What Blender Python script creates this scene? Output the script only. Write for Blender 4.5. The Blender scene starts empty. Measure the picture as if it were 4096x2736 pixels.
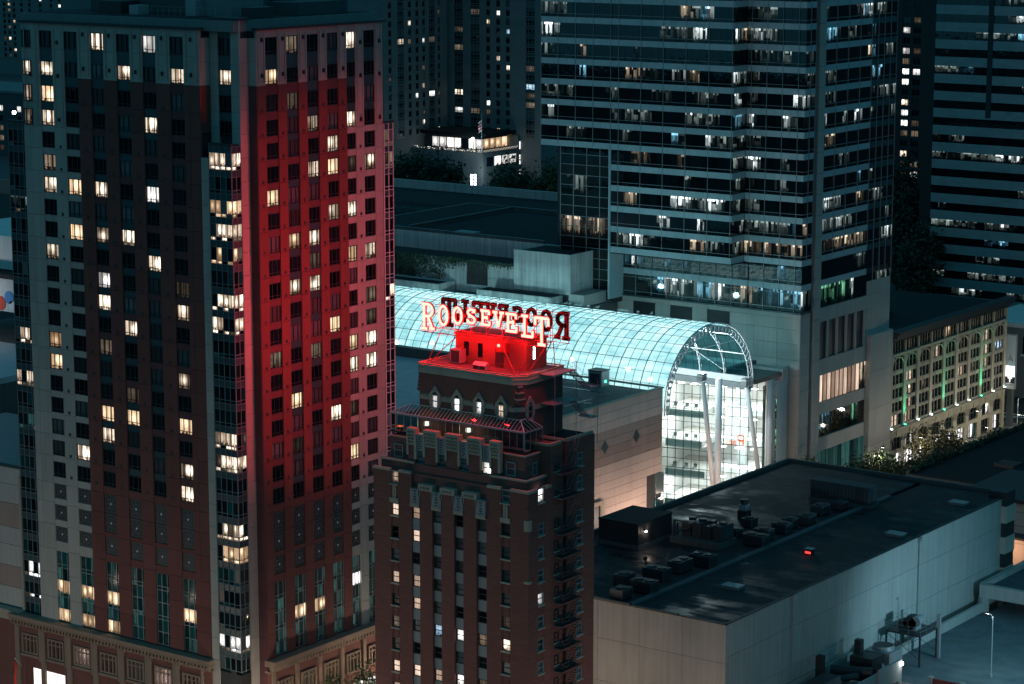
import bpy, bmesh, math, random
from mathutils import Vector, Matrix, Quaternion
RND = random.Random(11)
SC = bpy.context.scene
COL = SC.collection
GZ = 9.8                                   # street level in this part of town
# ------------------------------------------------------------------ camera
FPX, AL, HC = 9900.0, math.radians(35.9), 125.0
TH = math.atan(1816 / FPX)
cam = bpy.data.cameras.new('camera'); cam_o = bpy.data.objects.new('camera', cam); COL.objects.link(cam_o)
cam.sensor_width = 36.0; cam.lens = 36.0 * FPX / 4096.0; cam.clip_start = 1.0; cam.clip_end = 6000.0
cam_o.location = (0, 0, HC); cam_o.rotation_euler = (math.pi / 2 - TH, 0, AL)
SC.camera = cam_o
# ------------------------------------------------------------------ world, render, exposure
W = bpy.data.worlds.new('World'); SC.world = W; W.use_nodes = True
nt = W.node_tree; nt.nodes.clear()
o_ = nt.nodes.new('ShaderNodeOutputWorld'); b_ = nt.nodes.new('ShaderNodeBackground')
sk = nt.nodes.new('ShaderNodeTexSky'); sk.sky_type = 'NISHITA'; sk.sun_disc = False
sk.sun_elevation = math.radians(-4.0); sk.sun_rotation = math.radians(200)
ad = nt.nodes.new('ShaderNodeMix'); ad.data_type = 'RGBA'; ad.blend_type = 'ADD'; ad.inputs[0].default_value = 1.0
ml = nt.nodes.new('ShaderNodeMix'); ml.data_type = 'RGBA'; ml.blend_type = 'MULTIPLY'; ml.inputs[0].default_value = 1.0
ml.inputs[7].default_value = (.05, .05, .05, 1)
nt.links.new(sk.outputs[0], ml.inputs[6]); nt.links.new(ml.outputs[2], ad.inputs[6])
ad.inputs[7].default_value = (.022, .135, .20, 1)      # city glow on the night haze
nt.links.new(ad.outputs[2], b_.inputs[0]); b_.inputs[1].default_value = 1.0
nt.links.new(b_.outputs[0], o_.inputs[0])
SC.view_settings.view_transform = 'Standard'; SC.view_settings.look = 'None'
SC.view_settings.exposure = 0.0; SC.view_settings.gamma = 1.0; SC.view_settings.use_curve_mapping = False
SC.render.engine = 'CYCLES'
cy = SC.cycles
cy.use_denoising = True; cy.max_bounces = 5; cy.diffuse_bounces = 2; cy.glossy_bounces = 3; cy.transmission_bounces = 2
cy.transparent_max_bounces = 10; cy.sample_clamp_indirect = 3.0; cy.caustics_reflective = False; cy.caustics_refractive = False
cy.use_light_tree = True; cy.use_adaptive_sampling = True; cy.adaptive_threshold = .015
# ------------------------------------------------------------------ pixel -> place (photo pixels of the 4096 wide frame)
_d = Vector((-math.sin(AL) * math.cos(TH), math.cos(AL) * math.cos(TH), -math.sin(TH)))
_r = Vector((math.cos(AL), math.sin(AL), 0)); _u = _r.cross(_d); _C = Vector((0, 0, HC))
def ray(x, y): return (_d * FPX + _r * (x - 2048) - _u * (y - 1368)).normalized()
def atz(x, y, z): v = ray(x, y); return _C + v * ((z - HC) / v.z)
def atX(x, y, X): v = ray(x, y); return _C + v * (X / v.x)
def atY(x, y, Y): v = ray(x, y); return _C + v * (Y / v.y)
# ------------------------------------------------------------------ materials
M = {}
def _base(name):
    m = bpy.data.materials.new(name); m.use_nodes = True; n = m.node_tree; n.nodes.clear()
    out = n.nodes.new('ShaderNodeOutputMaterial'); return m, n, out
def N(n, t, **kw):
    k = n.nodes.new('ShaderNode' + t)
    for a, b in kw.items(): setattr(k, a, b)
    return k
def math_(n, op, a, b=None, clamp=False):
    k = N(n, 'Math', operation=op, use_clamp=clamp)
    for i, v in enumerate((a, b)):
        if v is None: continue
        if hasattr(v, 'links'): n.links.new(v, k.inputs[i])
        else: k.inputs[i].default_value = v
    return k.outputs[0]
def ramp(n, fac, stops):
    k = N(n, 'ValToRGB'); e = k.color_ramp.elements
    while len(e) < len(stops): e.new(.5)
    for el, (p, c) in zip(e, stops): el.position = p; el.color = (*c, 1)
    n.links.new(fac, k.inputs[0]); return k.outputs[0]
def noise(n, vec, scale, detail=3, rough=.55, dim='3D'):
    k = N(n, 'TexNoise', noise_dimensions=dim); k.inputs['Scale'].default_value = scale
    k.inputs['Detail'].default_value = detail; k.inputs['Roughness'].default_value = rough
    if vec is not None: n.links.new(vec, k.inputs['Vector'])
    return k.outputs[0]
def wpos(n, sx=1, sy=1, sz=1):
    g = N(n, 'NewGeometry'); mp = N(n, 'Mapping'); mp.inputs['Scale'].default_value = (sx, sy, sz)
    n.links.new(g.outputs['Position'], mp.inputs[0]); return mp.outputs[0]
def rndv(n):
    oi = N(n, 'ObjectInfo'); at = N(n, 'Attribute', attribute_name='rnd')
    return math_(n, 'FRACT', math_(n, 'ADD', oi.outputs['Random'], at.outputs['Fac']))
def stone(name, c, var=.18, rough=.85, streak=.25, fine=.12, bump=.02, spec=.3, metal=0, piece=.12, stripe=None):
    """matt surface: broad blotches, rain streaks running down, fine grain, slight tone change from piece to piece"""
    m, n, out = _base(name); p = N(n, 'BsdfPrincipled')
    f = noise(n, wpos(n), .35, 4); s = noise(n, wpos(n, 1.7, 1.7, .07), 1.0, 3); g = noise(n, wpos(n), 6.0, 4, .7)
    v = math_(n, 'ADD', math_(n, 'MULTIPLY', math_(n, 'SUBTRACT', f, .5), 2 * var), 1)
    v = math_(n, 'ADD', v, math_(n, 'MULTIPLY', math_(n, 'SUBTRACT', s, .5), 2 * streak))
    v = math_(n, 'ADD', v, math_(n, 'MULTIPLY', math_(n, 'SUBTRACT', g, .5), 2 * fine))
    v = math_(n, 'ADD', v, math_(n, 'MULTIPLY', math_(n, 'SUBTRACT', rndv(n), .5), piece))
    if stripe:                                       # courses: rows along z with random tone
        st = noise(n, wpos(n, stripe[0], stripe[0], stripe[1]), 1.0, 2, .6)
        v = math_(n, 'ADD', v, math_(n, 'MULTIPLY', math_(n, 'SUBTRACT', st, .5), stripe[2]))
    v = math_(n, 'MAXIMUM', v, .15)
    mx = N(n, 'Mix', data_type='RGBA', blend_type='MULTIPLY'); mx.inputs[0].default_value = 1
    mx.inputs[6].default_value = (*c, 1); cb = N(n, 'CombineColor')
    for i in range(3): n.links.new(v, cb.inputs[i])
    n.links.new(cb.outputs[0], mx.inputs[7]); n.links.new(mx.outputs[2], p.inputs['Base Color'])
    p.inputs['Roughness'].default_value = rough; p.inputs['Specular IOR Level'].default_value = spec; p.inputs['Metallic'].default_value = metal
    if bump:
        bp = N(n, 'Bump'); bp.inputs['Strength'].default_value = .4; bp.inputs['Distance'].default_value = bump
        n.links.new(g, bp.inputs['Height']); n.links.new(bp.outputs[0], p.inputs['Normal'])
    n.links.new(p.outputs[0], out.inputs[0]); M[name] = m; return m
def glass(name, c=(.004, .012, .015), rough=.03, wav=.012, spec=.35, tint=0.0):
    """dark window glass seen from outside: black room, mirror sheen, panes slightly out of true"""
    m, n, out = _base(name); p = N(n, 'BsdfPrincipled')
    r = rndv(n)
    v = math_(n, 'ADD', math_(n, 'MULTIPLY', r, 1.6), .35); mx = N(n, 'Mix', data_type='RGBA', blend_type='MULTIPLY'); mx.inputs[0].default_value = 1
    mx.inputs[6].default_value = (*c, 1); cb = N(n, 'CombineColor')
    for i in range(3): n.links.new(v, cb.inputs[i])
    n.links.new(cb.outputs[0], mx.inputs[7]); n.links.new(mx.outputs[2], p.inputs['Base Color'])
    p.inputs['Roughness'].default_value = rough; p.inputs['Specular IOR Level'].default_value = spec; p.inputs['IOR'].default_value = 1.55
    h = noise(n, wpos(n, 1, 1, .6), .9, 2); bp = N(n, 'Bump'); bp.inputs['Strength'].default_value = .5; bp.inputs['Distance'].default_value = wav
    n.links.new(h, bp.inputs['Height']); n.links.new(bp.outputs[0], p.inputs['Normal'])
    n.links.new(p.outputs[0], out.inputs[0]); M[name] = m; return m
def emit(name, c, s, sample=True):
    m, n, out = _base(name); e = N(n, 'Emission'); e.inputs[0].default_value = (*c, 1); e.inputs[1].default_value = s
    n.links.new(e.outputs[0], out.inputs[0]); M[name] = m
    if not sample: m.cycles.emission_sampling = 'NONE'
    return m
def lit(name, c_lo, c_hi, s, folds=9.0, lamp=1.6, dark=.25, furn=.22):
    """a lit room behind glass: curtain folds, a part open to the room, a lamp, dark furniture low down"""
    m, n, out = _base(name)
    uv = N(n, 'UVMap', uv_map='uv'); sp = N(n, 'SeparateXYZ'); n.links.new(uv.outputs[0], sp.inputs[0]); u, v = sp.outputs[0], sp.outputs[1]
    r = rndv(n); r2 = math_(n, 'FRACT', math_(n, 'MULTIPLY', r, 17.3)); r3 = math_(n, 'FRACT', math_(n, 'MULTIPLY', r, 57.7)); r4 = math_(n, 'FRACT', math_(n, 'MULTIPLY', r, 131.1))
    w = math_(n, 'ADD', math_(n, 'MULTIPLY', u, folds), math_(n, 'MULTIPLY', r, 500.0))
    k = N(n, 'TexNoise', noise_dimensions='1D'); k.inputs['Scale'].default_value = 1.0; k.inputs['Detail'].default_value = 2; n.links.new(w, k.inputs['W'])
    fold = math_(n, 'MULTIPLY', math_(n, 'SUBTRACT', k.outputs[0], .38), 3.4, True)
    w2 = math_(n, 'ADD', math_(n, 'MULTIPLY', u, 2.2), math_(n, 'MULTIPLY', r2, 300.0))
    k2 = N(n, 'TexNoise', noise_dimensions='1D'); k2.inputs['Scale'].default_value = 1.0; k2.inputs['Detail'].default_value = 0; n.links.new(w2, k2.inputs['W'])
    opn = math_(n, 'MULTIPLY', math_(n, 'SUBTRACT', k2.outputs[0], .46), 14.0, True)          # which part of the pane is open to the room
    du = math_(n, 'SUBTRACT', u, math_(n, 'ADD', math_(n, 'MULTIPLY', r3, .6), .2)); dv = math_(n, 'SUBTRACT', v, math_(n, 'ADD', math_(n, 'MULTIPLY', r4, .35), .4))
    d2 = math_(n, 'ADD', math_(n, 'MULTIPLY', du, du), math_(n, 'MULTIPLY', dv, dv))
    blob = math_(n, 'POWER', 2.718, math_(n, 'MULTIPLY', d2, -14.0))
    fu = N(n, 'TexNoise', noise_dimensions='2D'); fu.inputs['Scale'].default_value = 5.0; fu.inputs['Detail'].default_value = 2
    cv = N(n, 'CombineXYZ'); n.links.new(math_(n, 'ADD', u, math_(n, 'MULTIPLY', r, 90.0)), cv.inputs[0]); n.links.new(v, cv.inputs[1]); n.links.new(cv.outputs[0], fu.inputs['Vector'])
    sil = math_(n, 'MULTIPLY', math_(n, 'SUBTRACT', math_(n, 'ADD', math_(n, 'MULTIPLY', fu.outputs[0], .75), math_(n, 'MULTIPLY', v, 1.1)), furn + .25), 12.0, True)
    cur = math_(n, 'ADD', math_(n, 'MULTIPLY', fold, .75), dark)
    room = math_(n, 'MULTIPLY', math_(n, 'ADD', .55, math_(n, 'MULTIPLY', fu.outputs[0], .5)), math_(n, 'ADD', math_(n, 'MULTIPLY', sil, .85), .15))
    mixv = math_(n, 'ADD', math_(n, 'MULTIPLY', cur, math_(n, 'SUBTRACT', 1.0, opn)), math_(n, 'MULTIPLY', room, opn))
    tot = math_(n, 'ADD', math_(n, 'MULTIPLY', mixv, math_(n, 'ADD', math_(n, 'MULTIPLY', r2, .9), .35)), math_(n, 'MULTIPLY', blob, math_(n, 'MULTIPLY', r3, lamp)))
    colr = ramp(n, math_(n, 'MULTIPLY', tot, .75, True), [(0, c_lo), (.85, c_hi)])
    e = N(n, 'Emission'); n.links.new(colr, e.inputs[0]); n.links.new(math_(n, 'MULTIPLY', tot, s), e.inputs[1])
    gl = N(n, 'BsdfGlossy'); gl.inputs['Roughness'].default_value = .05; gl.inputs[0].default_value = (.06, .06, .06, 1)
    a = N(n, 'AddShader'); n.links.new(e.outputs[0], a.inputs[0]); n.links.new(gl.outputs[0], a.inputs[1])
    n.links.new(a.outputs[0], out.inputs[0]); m.cycles.emission_sampling = 'NONE'; M[name] = m; return m
def office(name, c_lo, c_hi, s):
    """deep lit office floor behind glass: partitions, ceiling lamps, desks in silhouette"""
    m, n, out = _base(name)
    uv = N(n, 'UVMap', uv_map='uv'); sp = N(n, 'SeparateXYZ'); n.links.new(uv.outputs[0], sp.inputs[0]); u, v = sp.outputs[0], sp.outputs[1]
    r = rndv(n)
    def cell(su, sv, k):
        cx = N(n, 'CombineXYZ'); n.links.new(math_(n, 'FLOOR', math_(n, 'ADD', math_(n, 'MULTIPLY', u, su), math_(n, 'MULTIPLY', r, 97.0 + k))), cx.inputs[0])
        n.links.new(math_(n, 'FLOOR', math_(n, 'ADD', math_(n, 'MULTIPLY', v, sv), math_(n, 'MULTIPLY', r, 31.0 * k))), cx.inputs[1]); cx.inputs[2].default_value = k
        w = N(n, 'TexWhiteNoise', noise_dimensions='3D'); n.links.new(cx.outputs[0], w.inputs['Vector']); return w.outputs['Value']
    wall = math_(n, 'POWER', cell(2.3, 1.0, 1.3), 1.8); pict = math_(n, 'MULTIPLY', math_(n, 'GREATER_THAN', cell(5.0, 4.0, 2.7), .86), .35); desk = cell(8.0, .7, 4.1); chair = cell(13.0, .7, 6.6)
    top = math_(n, 'ADD', .12, math_(n, 'ADD', math_(n, 'MULTIPLY', desk, .16), math_(n, 'MULTIPLY', chair, .16)))
    low = math_(n, 'GREATER_THAN', v, top)
    cl = math_(n, 'MULTIPLY', math_(n, 'GREATER_THAN', v, .86), math_(n, 'GREATER_THAN', cell(4.0, .3, 9.2), .72))
    shade = math_(n, 'ADD', .55, math_(n, 'MULTIPLY', v, .55))
    a1 = math_(n, 'MULTIPLY', math_(n, 'SUBTRACT', wall, math_(n, 'MULTIPLY', pict, wall)), shade)
    tot = math_(n, 'ADD', math_(n, 'MULTIPLY', a1, math_(n, 'ADD', math_(n, 'MULTIPLY', low, .88), .12)), math_(n, 'MULTIPLY', cl, .9))
    tot = math_(n, 'MULTIPLY', tot, math_(n, 'ADD', math_(n, 'MULTIPLY', r, 1.3), .25))
    colr = ramp(n, math_(n, 'MULTIPLY', tot, .8, True), [(0, c_lo), (.8, c_hi)])
    e = N(n, 'Emission'); n.links.new(colr, e.inputs[0]); n.links.new(math_(n, 'MULTIPLY', tot, s), e.inputs[1])
    p = N(n, 'BsdfPrincipled'); p.inputs['Base Color'].default_value = (.004, .012, .015, 1); p.inputs['Roughness'].default_value = .04
    a = N(n, 'AddShader'); n.links.new(e.outputs[0], a.inputs[0]); n.links.new(p.outputs[0], a.inputs[1])
    n.links.new(a.outputs[0], out.inputs[0]); m.cycles.emission_sampling = 'NONE'; M[name] = m; return m
def clear(name, tr=.75, c=(.75, .95, .95), rough=.02, body=(.02, .08, .09)):
    m, n, out = _base(name); t = N(n, 'BsdfTransparent'); t.inputs[0].default_value = (*c, 1)
    p = N(n, 'BsdfPrincipled'); p.inputs['Base Color'].default_value = (*body, 1); p.inputs['Roughness'].default_value = rough
    mx = N(n, 'MixShader'); mx.inputs[0].default_value = 1 - tr; n.links.new(t.outputs[0], mx.inputs[1]); n.links.new(p.outputs[0], mx.inputs[2])
    n.links.new(mx.outputs[0], out.inputs[0]); M[name] = m; return m
stone('sand', (.27, .20, .15), .12, streak=.2)
stone('cream', (.41, .39, .35), .10, streak=.22, piece=.14)
stone('terracotta', (.18, .066, .058), .10, streak=.15, piece=.16)
stone('maroon', (.13, .055, .058), .08, streak=.1)
stone('joint', (.05, .05, .05))
stone('tealpanel', (.035, .075, .085), .1, .35, .05, spec=.5)
stone('blacksteel', (.02, .012, .012), .2, .6)
stone('brick', (.20, .085, .07), .10, .9, .08, .14, .03, piece=.10, stripe=(.5, 9.0, .9))
stone('brickplain', (.21, .09, .075), .10, .9, .10, .14, .03, stripe=(.8, 10.0, .5))
stone('limestone', (.42, .37, .29), .16, streak=.25, piece=.2)
stone('greyspandrel', (.27, .29, .29), .10, .6, .1, piece=.1)
stone('beige', (.60, .47, .40), .07, streak=.14, piece=.10)
stone('beigedark', (.36, .27, .23), .07, streak=.14, piece=.10)
stone('concrete', (.52, .52, .50), .2, streak=.55, fine=.2, piece=.1)
stone('concretedark', (.10, .11, .11), .2, streak=.4)
stone('precast', (.44, .42, .39), .08, streak=.2, piece=.08)
stone('stucco', (.44, .42, .39), .12, streak=.25, fine=.06, piece=.06)
stone('band', (.40, .50, .53), .05, .55, .06, .05, 0, piece=.10)
stone('band2', (.35, .41, .42), .08, .6, .08, .05, 0, piece=.12)
stone('roofdark', (.015, .019, .023), .45, .8, .0, .35, piece=0)
stone('roofmid', (.10, .11, .12), .35, .8, .0, .25, piece=0)
stone('roofpale', (.45, .47, .50), .25, .8, .0, .2, piece=0)
stone('metalgrey', (.33, .35, .36), .12, .45, .2, metal=.3, spec=.5)
stone('plant', (.065, .072, .078), .2, .55, .3, metal=.2, spec=.4)
stone('metaldark', (.05, .055, .06), .2, .5, .2, metal=.4, spec=.5)
stone('whitesteel', (.80, .80, .80), .05, .4, .08, .03, 0)
stone('redsteel', (.28, .05, .045), .2, .5, .1)
stone('darktower', (.08, .10, .105), .15, streak=.15, piece=.1)
stone('dimtower', (.20, .22, .22), .12, streak=.15, piece=.1)
stone('asphalt', (.05, .05, .052), .3, .9, 0, .25, piece=0)
stone('paving', (.22, .21, .19), .2, .9, 0, .2)
stone('paint', (.75, .75, .73), .15, .8, 0, .2)
stone('deck', (.13, .17, .18), .5, .75, .0, .25, piece=.1)
stone('bark', (.10, .07, .05), .3)
stone('redcloth', (.55, .04, .03), .2, .8)
stone('bluecloth', (.05, .08, .3), .2, .8)
stone('reddisc', (.75, .10, .06), .05); stone('bluedisc', (.12, .30, .60), .05); stone('whitewall', (.72, .72, .70), .1)
stone('board', (.35, .08, .07), .15)
glass('glass'); glass('glassteal', (.004, .055, .058), .05); glass('glassgrey', (.05, .075, .08), .15, .004, .5); glass('glassoffice', (.002, .006, .008), .03, .02, .85)
glass('curtained', (.07, .085, .09), .3, .0, .4)
lit('litwarm', (.34, .17, .09), (1.0, .87, .68), 1.75, folds=10, dark=.03, furn=.26)
lit('litlamp', (.20, .10, .05), (1.0, .86, .66), 1.5, folds=8, lamp=2.6, dark=.02, furn=.3)
lit('litamber', (.40, .18, .07), (1.0, .72, .45), 1.2, folds=14, dark=.4)
lit('litpeach', (.55, .33, .22), (1.0, .74, .58), .95, folds=10, lamp=.25, dark=.55, furn=.0)
lit('litwhite', (.40, .38, .36), (1.0, .98, .95), 2.2)
lit('litblue', (.02, .10, .30), (.55, .8, 1.0), .9)
lit('dimwarm', (.10, .06, .04), (.55, .42, .30), .35, lamp=.6)
lit('dimteal', (.00, .05, .05), (.10, .32, .30), .34, folds=5, lamp=.2)
office('offwhite', (.05, .10, .10), (.90, 1.0, 1.0), 1.5); office('offdim', (.02, .05, .05), (.55, .70, .66), .35)
office('offwarm', (.10, .07, .04), (1.0, .82, .60), .75); office('offblue', (.01, .08, .15), (.30, .75, 1.0), .8); office('offgreen', (.0, .10, .05), (.35, 1.0, .6), .6)
emit('lampwhite', (1, .96, .88), 14.0); emit('lampcool', (.75, .95, 1), 14.0); emit('shopwhite', (1, .97, .95), 1.5, False)
emit('neon', (1, .070, .052), 15.0); emit('redglow', (1, .045, .035), 2.2, False); emit('neonhalo', (1, .035, .03), 1.6, False); emit('greenglow', (.02, 1, .55), 3.0, False)
emit('shade', (1, .93, .80), 2.4, False); emit('orangesign', (1, .16, .05), 1.6, False); emit('whitepanel', (1, 1, 1), 1.7, False); emit('greenlamp', (.05, 1, .6), 6, False)
clear('clearglass', .9); clear('pavglass', .55, (.8, .95, .95), .03, (.01, .03, .035)); clear('clearteal', .8, (.55, .88, .9), .04, (.01, .06, .07))
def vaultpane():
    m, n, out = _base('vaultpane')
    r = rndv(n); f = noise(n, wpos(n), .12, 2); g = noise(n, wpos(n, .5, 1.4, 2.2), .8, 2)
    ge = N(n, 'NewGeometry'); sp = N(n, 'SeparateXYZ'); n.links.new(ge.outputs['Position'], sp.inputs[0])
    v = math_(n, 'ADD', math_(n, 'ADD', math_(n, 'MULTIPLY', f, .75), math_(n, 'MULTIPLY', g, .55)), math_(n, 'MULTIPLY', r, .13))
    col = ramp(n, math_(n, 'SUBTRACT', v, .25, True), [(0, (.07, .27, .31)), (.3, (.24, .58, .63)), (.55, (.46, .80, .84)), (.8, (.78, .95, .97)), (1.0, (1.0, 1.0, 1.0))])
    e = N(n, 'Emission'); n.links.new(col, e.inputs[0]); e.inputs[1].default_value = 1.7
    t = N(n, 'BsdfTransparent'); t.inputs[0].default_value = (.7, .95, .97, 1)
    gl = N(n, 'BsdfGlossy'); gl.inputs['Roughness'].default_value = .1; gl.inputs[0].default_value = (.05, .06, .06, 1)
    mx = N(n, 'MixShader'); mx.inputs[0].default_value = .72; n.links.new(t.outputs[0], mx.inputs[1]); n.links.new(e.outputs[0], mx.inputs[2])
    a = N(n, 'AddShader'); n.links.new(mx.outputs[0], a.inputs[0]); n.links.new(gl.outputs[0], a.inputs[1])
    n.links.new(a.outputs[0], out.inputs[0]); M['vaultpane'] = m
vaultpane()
def roofwet():
    """old membrane roof: patches, seams of laps and damp areas that shine"""
    m, n, out = _base('roofwet'); p = N(n, 'BsdfPrincipled'); a = noise(n, wpos(n), .12, 4, .65); b = noise(n, wpos(n, .25, 1.2, 1), .35, 3); c = noise(n, wpos(n), 2.5, 4)
    t = math_(n, 'ADD', math_(n, 'MULTIPLY', a, .6), math_(n, 'MULTIPLY', b, .4))
    col = ramp(n, math_(n, 'ADD', math_(n, 'MULTIPLY', t, .8), math_(n, 'MULTIPLY', c, .25)), [(.3, (.005, .008, .011)), (.5, (.010, .014, .018)), (.72, (.020, .025, .030))]); n.links.new(col, p.inputs['Base Color'])
    w = N(n, 'TexBrick'); w.inputs['Scale'].default_value = .16; w.inputs['Mortar Size'].default_value = .012; n.links.new(wpos(n), w.inputs['Vector'])
    n.links.new(ramp(n, t, [(.40, (.30,) * 3), (.52, (.85,) * 3)]), p.inputs['Roughness']); bp = N(n, 'Bump'); bp.inputs['Strength'].default_value = .5; bp.inputs['Distance'].default_value = .05
    n.links.new(math_(n, 'ADD', math_(n, 'MULTIPLY', c, .35), w.outputs['Fac']), bp.inputs['Height']); n.links.new(bp.outputs[0], p.inputs['Normal']); n.links.new(p.outputs[0], out.inputs[0]); M['roofwet'] = m
roofwet()
def leafmat(name, c):
    m, n, out = _base(name); p = N(n, 'BsdfPrincipled'); f = noise(n, wpos(n), .8, 3)
    col = ramp(n, f, [(.3, tuple(x * .45 for x in c)), (.7, tuple(x * 1.5 for x in c))]); n.links.new(col, p.inputs['Base Color']); p.inputs['Roughness'].default_value = .6
    n.links.new(p.outputs[0], out.inputs[0]); M[name] = m
leafmat('leaf', (.05, .085, .035)); leafmat('leafolive', (.06, .062, .025)); leafmat('leafdark', (.03, .06, .035))
# ------------------------------------------------------------------ geometry helpers
_BV = [(-.5,-.5,-.5),(.5,-.5,-.5),(.5,.5,-.5),(-.5,.5,-.5),(-.5,-.5,.5),(.5,-.5,.5),(.5,.5,.5),(-.5,.5,.5)]
_BF = [(0,3,2,1),(4,5,6,7),(0,1,5,4),(1,2,6,5),(2,3,7,6),(3,0,4,7)]
_cache = {}
def put_uv(me, per=None):
    uvl = me.uv_layers.new(name='uv')
    q = ((0, 0), (1, 0), (1, 1), (0, 1))
    for p in me.polygons:
        for k, li in enumerate(p.loop_indices): uvl.data[li].uv = q[k % 4]
def mesh(name, v, f, mats, mi=None, smooth=False):
    me = bpy.data.meshes.new(name); me.from_pydata(v, [], f)
    for m in mats: me.materials.append(M[m])
    if mi: me.polygons.foreach_set('material_index', mi)
    put_uv(me)
    if smooth: me.polygons.foreach_set('use_smooth', [True] * len(me.polygons))
    me.update(); return me
def boxmesh(mat):
    k = 'box_' + mat
    if k not in _cache: _cache[k] = mesh(k, _BV, _BF, [mat])
    return _cache[k]
def quadmesh(mat):
    k = 'pane_' + mat
    if k not in _cache: _cache[k] = mesh(k, [(-.5,0,-.5),(.5,0,-.5),(.5,0,.5),(-.5,0,.5)], [(0,1,2,3)], [mat])
    return _cache[k]
class MB:
    """collects solids into one mesh"""
    def __init__(s): s.v = []; s.f = []; s.mi = []; s.mats = []
    def m(s, mat):
        if mat not in s.mats: s.mats.append(mat)
        return s.mats.index(mat)
    def add(s, v, f, mat):
        b = len(s.v); s.v += [tuple(x) for x in v]; s.f += [tuple(b + i for i in q) for q in f]; s.mi += [s.m(mat)] * len(f)
    def box(s, x0, x1, y0, y1, z0, z1, mat):
        s.add([((x0 + x1) / 2 + a * abs(x1 - x0), (y0 + y1) / 2 + b * abs(y1 - y0), (z0 + z1) / 2 + c * abs(z1 - z0)) for a, b, c in _BV], _BF, mat)
    def beam(s, p, q, w, mat, h=None):
        p, q = Vector(p), Vector(q); d = q - p
        if d.length < 1e-6: return
        z = Vector((0, 0, 1)) if abs(d.normalized().z) < .95 else Vector((1, 0, 0))
        a = d.cross(z).normalized() * w; b = a.cross(d).normalized() * (h or w)
        s.add([p + a * i + b * j + d * k for i, j, k in [(x, y, z + .5) for x, y, z in _BV]], _BF, mat)
    def cyl(s, p, q, r0, r1, mat, n=10, cap=True):
        p, q = Vector(p), Vector(q); d = (q - p).normalized(); z = Vector((0, 0, 1)) if abs(d.z) < .95 else Vector((1, 0, 0))
        a = d.cross(z).normalized(); b = d.cross(a)
        v = [p + (a * math.cos(t) + b * math.sin(t)) * r0 for t in [2 * math.pi * i / n for i in range(n)]] + [q + (a * math.cos(t) + b * math.sin(t)) * r1 for t in [2 * math.pi * i / n for i in range(n)]]
        f = [(i, (i + 1) % n, n + (i + 1) % n, n + i) for i in range(n)]
        if cap: f += [tuple(range(n))[::-1], tuple(range(n, 2 * n))]
        s.add(v, f, mat)
    def prism(s, poly, ext, mat):
        """poly: list of points, extruded by vector ext"""
        n = len(poly); ext = Vector(ext); v = [Vector(p) for p in poly]; v += [p + ext for p in v]
        s.add(v, [(i, (i + 1) % n, n + (i + 1) % n, n + i) for i in range(n)] + [tuple(range(n))[::-1], tuple(range(n, 2 * n))], mat)
    def build(s, name, smooth=False): return mesh(name, s.v, s.f, s.mats, s.mi, smooth)
def link(name, data, loc=(0, 0, 0), parent=None, rz=0, scale=None):
    o = bpy.data.objects.new(name, data); COL.objects.link(o); o.location = loc
    if rz: o.rotation_euler = (0, 0, rz)
    if scale: o.scale = scale
    if parent: o.parent = parent
    return o
def tag(o, label=None, cat=None, group=None, kind=None):
    if label: o['label'] = label
    if cat: o['category'] = cat
    if group: o['group'] = group
    if kind: o['kind'] = kind
    return o
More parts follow.
